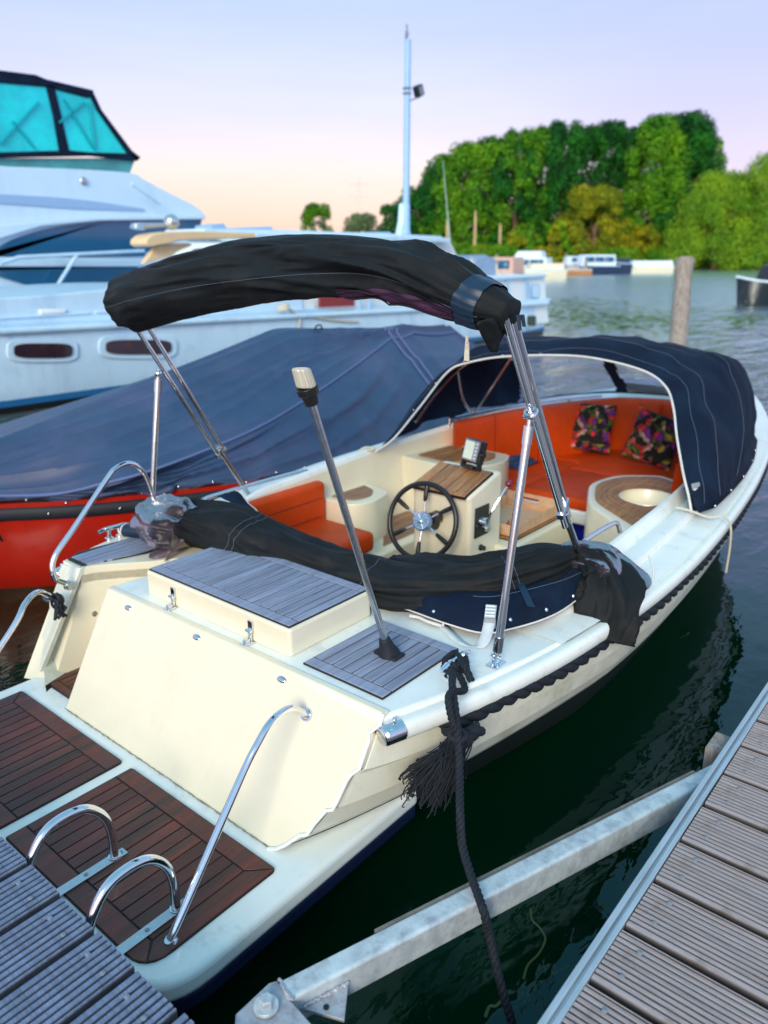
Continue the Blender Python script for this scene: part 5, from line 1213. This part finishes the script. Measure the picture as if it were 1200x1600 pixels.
for a_,c_ in(((92,192),(132,160)),((20,190),(55,232)),((100,155),(146,232)),((140,160),(150,234)),((0,225),(60,160))):b.tube([P(*a_,x=F0+.03),P(*c_,x=F0+.03)],.026,6)
b.build('canopy_stay',mat('teal_tube',(.0,.36,.44),.4),ya)
b=MB()
for a_,c_ in(((0,412),(30,402)),((30,402),(225,392)),((120,398),(75,470)),((206,287),(250,318)),):b.tube([P(*a_,x=Y+.35),P(*c_,x=Y+.35)],.04,8)
b.build('guard_rail',cruw,ya)
b=MB()
for q in((212,292),(220,297),(247,316),(232,306)):b.tube([P(q[0],q[1]+8,x=Y-1),P(q[0],q[1]-5,x=Y-1)],.04,6)
b.tube([P(206,285,x=Y-1),P(250,312,x=Y-1)],.03,6);b.build('deck_fitting',greyp,ya)
b=MB();b.box((Y-2.5,0,0),(Y-2.4,.1,.1));
b=MB();q=P(26,482,x=X-.3);plate([(62,484),(105,483),(103,490),(64,492)],X-.2,.3,'folded_towel',white,cru,bevel=.02)
# ================================================================== BACKGROUND
Rv=Vector((math.cos(YAW),math.sin(YAW),0));Fv=Vector((-math.sin(YAW),math.cos(YAW),0))
def leafm(name,c,c2,isl=.45):return mat(name,c,.75,var=.25,vscale=.35,col2=c2,c2scale=.16,c2lo=.4,c2hi=.6,island=isl,spec=.15)
lf_dark=leafm('poplar_leaves_shaded',(.020,.15,.012),(.007,.06,.014))  # dark and bright copies of the leaf green paint shade and sunlight into crowns
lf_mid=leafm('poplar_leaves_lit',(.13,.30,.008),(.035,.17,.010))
lf_yel=leafm('golden_leaves',(.30,.28,.008),(.11,.17,.010))
lf_wil=leafm('willow_leaves',(.20,.34,.014),(.09,.22,.012))
lf_pale=leafm('pale_leaves',(.16,.22,.10),(.10,.17,.08))
barkm=mat('bark',(.22,.15,.09),.9,var=.3,vscale=2)
def crown(cl,n_leaf,size,rnd,droop=0,vs=1.0):
    v=[];f=[]
    for (c,r) in cl:
        k=max(8,int(n_leaf*r*r))
        for _ in range(k):
            z=rnd.uniform(-.75,1);a=rnd.uniform(0,6.283);q=math.sqrt(max(0,1-z*z));d=Vector((q*math.cos(a),q*math.sin(a),z))
            p=c+Vector((d.x,d.y,d.z*vs))*r*rnd.uniform(.66,1.12)
            if droop:p.z-=droop*rnd.random()*r
            nrm=(d+Vector((rnd.uniform(-.7,.7),rnd.uniform(-.7,.7),rnd.uniform(-.5,.7)))).normalized()
            t=nrm.cross(Vector((rnd.uniform(-1,1),rnd.uniform(-1,1),rnd.uniform(-1,1)))).normalized();b_=nrm.cross(t)
            s=size*rnd.uniform(.6,1.25);i=len(v)
            if droop:t=Vector((t.x*.5,t.y*.5,-1)).normalized();b_=nrm.cross(t).normalized();v+=[p-b_*s*.4,p+t*s*1.5-b_*s*.15,p+t*s*1.7+b_*s*.1,p+b_*s*.4]
            else:v+=[p-t*s,p-b_*s*.6+t*.1*s,p+t*s*.9,p+b_*s*.7]
            f.append((i,i+1,i+2,i+3))
    return v,f
BY=405.5
def tree(name,px,D,wpx,top,m,label,seed,cat='tree',group=None,dens=26,size=.62,trunk=True,bottom=.06,shape='poplar',droop=0,m2=None,base=.3):
    rnd=random.Random(seed);sc=D/1200*1.0/ math.cos(PIT)*math.cos(PIT);D_=D
    q=P(px,BY,D=D);q.z=base;h=P(px,top,D=D).z-base;w=wpx/1200*D*.5*1.05;size*=.55;dens*=2.6
    t=thing(name,tuple(q),label,cat,group);cl=[];cl2=[]
    n=int(105*(h/30)**.7*max(1,w/6)) if shape=='poplar' else int(70*max(1,w/9))
    for i in range(n):
        u=rnd.random()
        if shape=='poplar':
            z=bottom+(1-bottom)*u*1.03;prof=min(1,(z-bottom+.04)/.14)*math.sqrt(max(.02,1-max(0,(z-.55)/.47)**2.2))
        elif shape=='willow':
            z=.05+.95*u;prof=math.sqrt(max(.02,1-z*z))*1.02
        else:
            z=.1+.9*u;prof=math.sqrt(max(.02,1-((z-.5)/.52)**2))
        a=rnd.uniform(0,6.283);rr=math.sqrt(rnd.uniform(.25,1))*prof*w*.86
        r=w*rnd.uniform(.15,.31)
        c=q+Vector((0,0,0))+Rv*(rr*math.cos(a))+Fv*(rr*math.sin(a))+Vector((0,0,max(r*.5,min(z*h,h-r*(1.6 if shape=='poplar' else .9)))))
        (cl2 if (m2 and rnd.random()<.45) else cl).append((c,r))
    for c_,mm in((cl,m),(cl2,m2)):
        if not c_:continue
        v,f=crown(c_,dens,size,rnd,droop,1.7 if shape=='poplar' else 1.0);b=MB();b.v=v;b.f=f;b.build('crown',mm,t,smooth=False)
    b=MB();hh=h*(.85 if shape=='poplar' else .55)
    b.tube(cr([q+Vector((0,0,-.5)),q+Vector((.2,0,hh*.4)),q+Vector((0,.3,hh))],4),[w*.07]*4+[w*.05]*4+[w*.02],8)
    for k in range(7):
        z=rnd.uniform(.25,.75)*hh;a=rnd.uniform(0,6.28);b.tube([q+Vector((0,0,z)),q+Vector((math.cos(a)*w*.6,math.sin(a)*w*.6,z+w*.6))],[w*.03,w*.01],6)
    b.build('trunk',barkm,t)
    return t
POP=[(655,72,292,206),(690,64,243,204),(727,66,224,200),(765,62,214,203),(800,66,203,198),(838,66,198,204),(868,60,190,200),(905,56,196,207),(940,62,190,212),(972,50,200,206),(1010,74,182,196),(1050,82,178,199),(1082,50,215,208),(1100,46,264,215)]
ords=['first','second','third','fourth','fifth','sixth','seventh','eighth','ninth','tenth','eleventh','twelfth','thirteenth','fourteenth']
for i,(px,w,top,D) in enumerate(POP):
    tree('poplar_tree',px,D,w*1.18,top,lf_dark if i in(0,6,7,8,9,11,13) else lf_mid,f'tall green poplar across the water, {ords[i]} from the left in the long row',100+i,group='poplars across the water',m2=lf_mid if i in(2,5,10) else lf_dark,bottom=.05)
tree('golden_tree',925,188,104,290,lf_yel,'broad golden-green tree standing in front of the dark poplars',301,shape='round',m2=lf_yel,dens=34,size=.5)
tree('golden_tree',876,186,50,345,lf_yel,'small yellow bushy tree at the left foot of the golden tree',302,shape='round',m2=lf_mid,dens=34,size=.5)
tree('golden_tree',1000,187,52,352,lf_yel,'small orange-yellow tree between golden tree and willow',303,shape='round',dens=34,size=.5)
tree('golden_tree',815,186,60,360,lf_yel,'low olive-yellow tree at the foot of the left poplars',304,shape='round',m2=lf_mid,dens=34,size=.5)
tree('small_green_tree',1042,189,60,330,lf_mid,'bright green tree between the orange tree and the willow',305,shape='round',m2=lf_dark,dens=30,size=.5)
tree('willow_tree',1118,172,150,266,lf_wil,'big pale green willow nearer the right edge, left one of two',306,shape='willow',droop=.7,dens=34,size=.5)
tree('willow_tree',1195,166,150,236,lf_wil,'taller pale green willow cut by the right edge of the picture',307,shape='willow',droop=.7,dens=34,size=.5,m2=lf_wil)
tree('small_green_tree',497,330,58,318,lf_mid,'lone round green tree on the horizon left of the mast',308,shape='round',m2=lf_dark,size=.9,dens=9)
tree('small_green_tree',566,345,62,334,lf_pale,'hazy pale tree on the horizon just left of the mast',309,shape='round',size=.9,dens=9)
tree('small_green_tree',618,300,62,320,lf_dark,'dark green tree on the horizon directly behind the mast',310,shape='round',size=.85,dens=10)
rnd=random.Random(77)
# undergrowth along the far bank
for i,px in enumerate([640,676,712,748,784,850,950,972,1025,1070,1150]):
    tree('bank_bush',px,184+rnd.uniform(-2,3),52,rnd.uniform(372,388),[lf_mid,lf_yel,lf_mid,lf_wil][i%4],f'low bush on the far bank, {ords[i]} from the left under the trees',400+i,cat='bush',group='bushes on the far bank',shape='round',dens=30,size=.5)
# bare pale trunks seen against the poplars
for i,(px,t0) in enumerate([(740,330),(779,350),(697,345)]):
    q=P(px,BY,D=183);q.z=.2;hh=P(px,t0,D=183).z;b=MB();b.tube(cr([q,q+Vector((.15,0,hh*.5)),q+Vector((0,.1,hh))],4),[.38]*4+[.3]*4+[.12],8)
    solo(b,'bare_trunk',mat('pale_bark',(.50,.36,.18),.85,var=.2),['tall pale bare trunk before the left poplars, tallest of three','pale bare trunk, rightmost of the three before the poplars','pale bare trunk, leftmost of the three before the poplars'][i],'tree trunk')
# pylon
q=P(562,BY,D=900);b=MB();hh=P(562,282,D=900).z
for s in(-1,1):
    b.tube([q+Rv*s*5,q+Rv*s*1.2+Vector((0,0,hh))],.5,4)
for z in(.6,.78,.93):b.tube([q-Rv*11+Vector((0,0,hh*z)),q+Rv*11+Vector((0,0,hh*z))],.4,4)
for k in range(8):
    z0,z1=k/8,(k+1)/8;w0,w1_=lerp(5,1.2,z0),lerp(5,1.2,z1);b.tube([q-Rv*w0+Vector((0,0,hh*z0)),q+Rv*w1_+Vector((0,0,hh*z1))],.3,4);b.tube([q+Rv*w0+Vector((0,0,hh*z0)),q-Rv*w1_+Vector((0,0,hh*z1))],.3,4)
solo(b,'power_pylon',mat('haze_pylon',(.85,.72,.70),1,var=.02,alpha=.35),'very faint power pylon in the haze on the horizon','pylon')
# far land
b=MB();rows=[]
for D,z in((182,-.3),(184.5,.25),(200,.6),(400,.8),(2600,1)):
    rows.append([Rv*x*max(1,D/400)+Fv*(D+6*noise.noise(Vector((x*.01,0,0)))*(D<300))+Vector((0,0,z)) for x in range(-900,901,30)])
b.grid([r[::-1] for r in rows]);g=b.build('far_shore',mat('grass_bank',(.13,.17,.02),.9,var=.35,vscale=.2),None);tag(g,kind='structure')
# ---- small background boats
def smallboat(pc,D,L,bm,fb,hm,label,cabin=None,yaw=0,cat='motor boat',name='moored_boat',group=None,stripe=None,extra=None):
    """bow towards picture left when yaw=0"""
    q=P(pc,BY,D=D);q.z=0;t=thing(name,tuple(q),label,cat,group)
    ax=(-Rv).copy();ax.rotate(Matrix.Rotation(yaw,3,'Z'));sd=Vector((-ax.y,ax.x,0))
    def at(a,s,z):return q+ax*a+sd*s+Vector((0,0,z))
    b=MB();stn=[(-.5,.86,1),(-.2,.98,1),(.1,1,1.02),(.3,.82,1.08),(.42,.5,1.16),(.5,.03,1.25)];rows=[]
    for a,w,h in stn:
        w*=bm/2;h*=fb;rows.append([at(a*L,-w,h),at(a*L-.05*L*(a>.3),-w*.86,.12*fb),at(a*L-.08*L*(a>.3),-w*.6,-.2),at(a*L-.08*L*(a>.3),w*.6,-.2),at(a*L-.05*L*(a>.3),w*.86,.12*fb),at(a*L,w,h)])
    b.grid(rows);b.add(rows[0],[(0,1,2,3,4,5)]);b.grid([[r[0],r[0].lerp(r[-1],.5)+Vector((0,0,.05*fb)),r[-1]] for r in rows][::-1]);b.build('hull',hm,t,ang=40)
    b=MB()
    for k in(0,-1):b.tube([r[k]+Vector((0,0,.01)) for r in rows],.05*max(.6,fb),6)
    b.build('gunwale',stripe or cruw,t)
    if cabin:
        for (a0,a1,h0,h1,w,mm,win) in cabin:
            b=MB();ww=w*bm/2;s0=fb*.98
            prof=[(a0*L,h0*fb),(a0*L+.02*L,h1*fb),(a1*L-.07*L,h1*fb),(a1*L,h0*fb)]
            rr=[[at(a,-ww*(1 if z<=h0*fb+.01 else .88),z) for a,z in prof],[at(a,ww*(1 if z<=h0*fb+.01 else .88),z) for a,z in prof]]
            n4=4;vs=rr[0]+rr[1];b.add(vs,[(0,1,2,3),(7,6,5,4),(0,4,5,1),(1,5,6,2),(2,6,7,3),(3,7,4,0)]);c=b.build('cabin',mm,t,bevel=.05*fb)
            if win:
                b=MB();hm_=lerp(h0,h1,.38)*fb;hM=lerp(h0,h1,.82)*fb
                for s in(-1,1):
                    N_=3;A0_=a0*L+.05*L;A1_=a1*L-.08*L
                    for k in range(N_):
                        x0=lerp(A0_,A1_,k/N_)+.03*L*.3;x1=lerp(A0_,A1_,(k+1)/N_)-.03*L*.3
                        b.add([at(x0,s*ww*.985,hm_),at(x1,s*ww*.985,hm_),at(x1,s*ww*.935,hM),at(x0,s*ww*.935,hM)],[(0,1,2,3)])
                b.build('window',yachtg,c,solid=.05)
    return t
tanm=mat('beige_canvas',(.62,.40,.32),.8,var=.15);navyh=mat('navy_hull',(.015,.03,.08),.25,coat=.4);brownh=mat('varnished_brown_hull',(.38,.17,.06),.35,coat=.3);whb=mat('far_boat_white',(.66,.78,.88),.4,var=.05);cream2=mat('far_cream',(.72,.68,.52),.5,var=.06)
smallboat(765,66,6.4,2.6,.95,mat('slate_hull',(.08,.13,.20),.4),'far moored boat with salmon-beige canvas top, nearest the white wheelhouse',[(-.42,.25,.9,2.4,.85,tanm,True)],yaw=R(-35),group='boats moored along the far bank')
smallboat(815,90,7.4,2.8,1.15,whb,'far moored white cruiser with a raised cabin beside the salmon-topped boat',[(-.45,.35,.9,2.0,.8,whb,True),(-.35,.1,1.9,2.6,.6,whb,False)],yaw=R(-30),group='boats moored along the far bank')
smallboat(845,88,5.4,2.4,1.0,cream2,'far moored cream boat with rounded cover, left of the brown hull',[(-.45,.3,.9,1.7,.9,cream2,False)],yaw=R(10),group='boats moored along the far bank')
smallboat(880,112,8.0,2.4,.8,brownh,'far low boat with varnished brown hull and a short mast',[(-.3,.1,.8,1.7,.6,navyh,False)],yaw=R(-15),group='boats moored along the far bank')
smallboat(931,118,6.8,2.6,1.2,navyh,'far boat with navy hull and white cabin in the middle of the row',[(-.4,.4,.95,2.3,.85,whb,True)],yaw=R(10),group='boats moored along the far bank')
smallboat(968,122,4.0,2.0,1.5,navyh,'far small all-dark boat right of the white cabin boat',[(-.4,.2,1.0,1.5,.8,navyh,False)],yaw=R(30),group='boats moored along the far bank')
smallboat(1014,128,7.6,2.2,1.1,cream2,'far long low pale boat at the right end of the moored row',[(-.48,.42,.9,1.75,.95,whb,False)],yaw=R(0),group='boats moored along the far bank')
smallboat(790,96,5.0,2.2,.9,whb,'far small white open boat moored just left of the raised white cabin',[(-.2,.2,.9,1.6,.6,navyh,False)],yaw=R(-20),group='boats moored along the far bank')
smallboat(862,120,5.2,2.2,.9,whb,'far white boat with a low dark canopy behind the brown hull',[(-.4,.3,.9,1.8,.8,tanm,False)],yaw=R(15),group='boats moored along the far bank')
smallboat(900,135,6.0,2.4,1.2,whb,'far white boat mostly hidden behind the brown hull and posts',[(-.4,.35,.95,2.2,.8,whb,True)],yaw=R(25),group='boats moored along the far bank')
rnd=random.Random(5);b=MB()
for k in range(5200):
    px=rnd.uniform(640,1260);D=rnd.uniform(180,186);q=P(px,BY,D=D);q.z=0;h_=rnd.uniform(.6,2.1)*(.6+.8*abs(noise.noise(Vector((px*.03,0,3)))));w_=rnd.uniform(.05,.12);l_=rnd.uniform(-.3,.3)
    b.add([q-Rv*w_,q+Rv*w_,q+Rv*(l_+.02)+Vector((0,0,h_)),q+Rv*l_+Vector((0,0,h_))],[(0,1,2,3)])
o=b.build('reeds',leafm('reed_green',(.22,.28,.03),(.10,.17,.02)),None,smooth=False);tag(o,'green and yellow reeds along the foot of the far bank','reeds',kind='stuff')
for i,(px,D,hh,w) in enumerate([(884,110,3.0,.16),(916,116,2.0,.4),(956,119,2.0,.4),(828,96,2.3,.2),(776,84,2.6,.3),(1047,128,2.2,.3)]):
    q=P(px,BY,D=D);q.z=-.3;b=MB();b.tube([q,q+Vector((.02,0,hh+.3))],[w*.5,w*.45],10);solo(b,'mooring_post',oldwood,'far mooring post among the moored boats, '+ords[[3,4,5,2,1,0][i] if 0 else sorted([884,916,956,828,776,1047]).index(px)]+' from the left','mooring post',group='far mooring posts')
bm_=smallboat(1208,38.5,3.6,1.7,1.05,mat('gloss_black_hull',(.006,.007,.010),.15,coat=.5),'black motor boat with white gunwale cut by the right edge of the picture','' or [(-.5,.12,1.0,1.75,.7,black,False)],yaw=R(12),stripe=whb)
# leaning wooden post
b=MB();t0=P(1070,404,D=15.5);b0=P(1057,560,D=15.0);rr=[]
dv=(t0-b0);T_=[b0-dv*.45,b0-dv*.2,b0,b0+dv*.3,b0+dv*.6,b0+dv*.85,b0+dv*.88,b0+dv*.9,t0-dv*.005,t0]
b.tube(T_,[.165,.165,.163,.16,.162,.158,.166,.176,.178,.165],22)
for k,p in enumerate(b.v):
    b.v[k]=p+Vector((noise.noise(p*4),noise.noise(p*4+Vector((9,0,0))),0))*.012
solo(b,'wooden_piling',oldwood,'weathered round wooden piling with a worn rim standing in the water right of centre','piling',ang=50)
# lily pads, some patches standing in for green reflections on the water
b=MB();rnd=random.Random(9)
padm=mat('lily_pads_and_reflections',(.20,.34,.06),.5,var=.3,vscale=2,island=.5,col2=(.10,.20,.05),c2scale=1)
for cx,cy,sx,sy,n in((890,488,90,26,620),(1165,500,34,14,160),(990,500,90,18,380),(900,470,80,12,220)):
    for k in range(n):
        p=P(cx+rnd.gauss(0,sx*.5),cy+rnd.gauss(0,sy*.5),z=.012);r=rnd.uniform(.06,.17);N_=8
        b.add([p]+[p+Vector((r*math.cos(a),r*math.sin(a),0)) for a in [rnd.random()+.35+5.6*q/N_ for q in range(N_+1)]],[(0,i,i+1) for i in range(1,N_+1)])
o=b.build('lily_pads_and_reflections',padm,None,smooth=False);tag(o,'scattered green floating water plants and stand-in patches for green reflections on the open water','water plants',kind='stuff')
# drifting weed by the brace
b=MB();b.tube(cr([tuple(P(a,c,z=.0)) for a,c in[(829,1420),(832,1438),(845,1452),(852,1468),(842,1490),(825,1508),(818,1530)]],6),.004,5);b.tube(cr([tuple(P(a,c,z=.0)) for a,c in[(785,1562),(775,1572),(765,1573),(758,1590)]],5),.005,5)
solo(b,'drifting_weed',mat('weed_stalk',(.10,.13,.05),.6),'thin stalk of weed drifting on the dark water below the steel brace','weed')
# ------------------------------------------------------------------ water
wm=bpy.data.materials.new('harbour_water');wm.use_nodes=True;nt=wm.node_tree;N=nt.nodes;L=nt.links;bs=N['Principled BSDF']
bs.inputs['Base Color'].default_value=(.0006,.020,.008,1);bs.inputs['Roughness'].default_value=.03;bs.inputs['IOR'].default_value=1.42
tc=N.new('ShaderNodeTexCoord')
def nz_(scale,detail,mpscale,rot=0,dist=0):
    mp=N.new('ShaderNodeMapping');mp.inputs['Scale'].default_value=mpscale;mp.inputs['Rotation'].default_value=(0,0,rot);L.new(tc.outputs['Object'],mp.inputs['Vector'])
    n=N.new('ShaderNodeTexNoise');n.inputs['Scale'].default_value=scale;n.inputs['Detail'].default_value=detail;n.inputs['Distortion'].default_value=dist;L.new(mp.outputs[0],n.inputs['Vector']);return n
n1=nz_(1.1,2,(1,.45,1),YAW*0+R(60),.6);n2=nz_(3.4,3,(1,.5,1),R(40),.4);n3=nz_(.35,2,(1,.6,1),R(30))
# calmer in the shelter of the boats
pos=N.new('ShaderNodeVectorMath');pos.operation='LENGTH';L.new(tc.outputs['Object'],pos.inputs[0])
calm=N.new('ShaderNodeMapRange');calm.inputs['From Min'].default_value=5;calm.inputs['From Max'].default_value=16;calm.inputs['To Min'].default_value=.12;calm.inputs['To Max'].default_value=1.0;L.new(pos.outputs['Value'],calm.inputs['Value'])
rg=N.new('ShaderNodeMapRange');rg.inputs['From Min'].default_value=8;rg.inputs['From Max'].default_value=45;rg.inputs['To Min'].default_value=.02;rg.inputs['To Max'].default_value=.20;L.new(pos.outputs['Value'],rg.inputs['Value']);L.new(rg.outputs[0],bs.inputs['Roughness'])
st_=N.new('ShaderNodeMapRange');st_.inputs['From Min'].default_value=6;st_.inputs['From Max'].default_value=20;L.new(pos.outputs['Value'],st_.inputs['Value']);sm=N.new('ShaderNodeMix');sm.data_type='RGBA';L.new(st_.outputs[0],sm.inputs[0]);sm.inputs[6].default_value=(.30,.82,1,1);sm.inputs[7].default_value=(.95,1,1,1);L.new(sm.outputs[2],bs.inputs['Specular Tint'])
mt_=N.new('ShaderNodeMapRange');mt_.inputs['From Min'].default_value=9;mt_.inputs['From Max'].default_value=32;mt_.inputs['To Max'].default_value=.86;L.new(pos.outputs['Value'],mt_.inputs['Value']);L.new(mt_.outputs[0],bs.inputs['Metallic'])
bm2=N.new('ShaderNodeMix');bm2.data_type='RGBA';L.new(st_.outputs[0],bm2.inputs[0]);st2=N.new('ShaderNodeMapRange');st2.inputs['From Min'].default_value=9;st2.inputs['From Max'].default_value=32;L.new(pos.outputs['Value'],st2.inputs['Value']);L.new(st2.outputs[0],bm2.inputs[0]);bm2.inputs[6].default_value=(.0006,.020,.008,1);bm2.inputs[7].default_value=(.66,.76,.78,1);L.new(bm2.outputs[2],bs.inputs['Base Color'])  # pale metallic colour far out stands in for sky mirrored in ripples
n4=nz_(9,3,(1,.55,1),R(35),.3)
a0=N.new('ShaderNodeMath');a0.operation='MULTIPLY_ADD';L.new(n4.outputs['Fac'],a0.inputs[0]);a0.inputs[1].default_value=.16;L.new(n1.outputs['Fac'],a0.inputs[2])
a1=N.new('ShaderNodeMath');a1.operation='MULTIPLY_ADD';L.new(n2.outputs['Fac'],a1.inputs[0]);a1.inputs[1].default_value=.42;L.new(a0.outputs[0],a1.inputs[2])
a2=N.new('ShaderNodeMath');a2.operation='MULTIPLY_ADD';L.new(n3.outputs['Fac'],a2.inputs[0]);a2.inputs[1].default_value=.6;L.new(a1.outputs[0],a2.inputs[2])
bp=N.new('ShaderNodeBump');bp.inputs['Distance'].default_value=.17;L.new(calm.outputs[0],bp.inputs['Strength']);L.new(a2.outputs[0],bp.inputs['Height']);L.new(bp.outputs[0],bs.inputs['Normal'])
b=MB();S=3000;b.add([(-S,-S,0),(S,-S,0),(S,S,0),(-S,S,0)],[(0,1,2,3)]);o=b.build('water',wm,None,smooth=False);tag(o,kind='structure')
# ------------------------------------------------------------------ world, sun, camera
w=bpy.data.worlds.new('World');scn.world=w;w.use_nodes=True;nt=w.node_tree;N=nt.nodes;L=nt.links
bg=N['Background'];out=N['World Output']
sun_dir=Vector((.42,-.90,.0)).normalized()   # horizontal direction towards the sun
SE=R(24)
sky=N.new('ShaderNodeTexSky');sky.sky_type='NISHITA';sky.sun_disc=False;sky.sun_elevation=SE;sky.sun_rotation=math.atan2(sun_dir.x,sun_dir.y);sky.dust_density=2
L.new(sky.outputs[0],bg.inputs[0]);bg.inputs[1].default_value=.05
tc=N.new('ShaderNodeTexCoord');sx=N.new('ShaderNodeSeparateXYZ');L.new(tc.outputs['Generated'],sx.inputs[0])
def ramp(pts):
    r=N.new('ShaderNodeValToRGB');e=r.color_ramp.elements
    e[0].position=pts[0][0];e[0].color=(*pts[0][1],1);e[1].position=pts[-1][0];e[1].color=(*pts[-1][1],1)
    for p_,c_ in pts[1:-1]:
        k=e.new(p_);k.color=(*c_,1)
    L.new(sx.outputs['Z'],r.inputs[0]);return r
rw=ramp([(0,(.74,.50,.40)),(.05,(.82,.56,.46)),(.10,(.82,.62,.56)),(.16,(.64,.58,.78)),(.26,(.46,.53,.90)),(.40,(.33,.56,.84)),(.6,(.24,.52,.72)),(1,(.20,.44,.60))])
rc_=ramp([(0,(.58,.42,.48)),(.05,(.66,.48,.55)),(.12,(.58,.46,.68)),(.20,(.47,.45,.79)),(.28,(.39,.44,.86)),(.40,(.33,.56,.84)),(.6,(.24,.52,.72)),(1,(.20,.44,.60))])
pd=P(300,BY,D=1.0);pd=Vector((pd.x,pd.y,0)).normalized()
dt=N.new('ShaderNodeVectorMath');dt.operation='DOT_PRODUCT';L.new(tc.outputs['Generated'],dt.inputs[0]);dt.inputs[1].default_value=pd
mr=N.new('ShaderNodeMapRange');mr.interpolation_type='SMOOTHSTEP';mr.inputs['From Min'].default_value=.82;mr.inputs['From Max'].default_value=.99;L.new(dt.outputs['Value'],mr.inputs['Value'])
mx=N.new('ShaderNodeMix');mx.data_type='RGBA';L.new(mr.outputs[0],mx.inputs[0]);L.new(rc_.outputs[0],mx.inputs[6]);L.new(rw.outputs[0],mx.inputs[7])
bg2=N.new('ShaderNodeBackground');mpw=N.new('ShaderNodeMapping');mpw.inputs['Scale'].default_value=(1.6,1.6,9);L.new(tc.outputs['Generated'],mpw.inputs['Vector']);hz_=N.new('ShaderNodeTexNoise');hz_.inputs['Scale'].default_value=2.2;hz_.inputs['Detail'].default_value=5;L.new(mpw.outputs[0],hz_.inputs['Vector'])
hm=N.new('ShaderNodeMapRange');hm.inputs['From Min'].default_value=.3;hm.inputs['From Max'].default_value=.7;hm.inputs['To Min'].default_value=.965;hm.inputs['To Max'].default_value=1.045;L.new(hz_.outputs['Fac'],hm.inputs['Value'])
hv=N.new('ShaderNodeVectorMath');hv.operation='SCALE';L.new(mx.outputs[2],hv.inputs[0]);L.new(hm.outputs[0],hv.inputs['Scale']);L.new(hv.outputs[0],bg2.inputs[0]);bg2.inputs[1].default_value=1.10
ash=N.new('ShaderNodeAddShader');L.new(bg.outputs[0],ash.inputs[0]);L.new(bg2.outputs[0],ash.inputs[1]);L.new(ash.outputs[0],out.inputs[0])
sl=bpy.data.lights.new('sun','SUN');sl.energy=2.5;sl.angle=R(22);sl.color=(1,.90,.72);so=bpy.data.objects.new('sun',sl);col.objects.link(so)
sd=Vector((sun_dir.x*math.cos(SE),sun_dir.y*math.cos(SE),math.sin(SE)));so.rotation_euler=sd.to_track_quat('Z','Y').to_euler();so.location=(0,0,20)
cam=bpy.data.cameras.new('camera');co=bpy.data.objects.new('camera',cam);col.objects.link(co);scn.camera=co
co.location=(0,0,H);co.rotation_euler=(R(90)-PIT,0,YAW)
cam.sensor_fit='HORIZONTAL';cam.sensor_width=27;cam.lens=27;cam.clip_end=6000;cam.clip_start=.05
cam.dof.use_dof=True;cam.dof.focus_distance=2.45;cam.dof.aperture_fstop=2.1
scn.render.resolution_x=768;scn.render.resolution_y=1024
scn.view_settings.view_transform='Standard';scn.view_settings.look='None';scn.view_settings.exposure=0
scn.render.engine='CYCLES'
for o in list(bpy.data.objects):
    if '_b' in o:del o['_b']
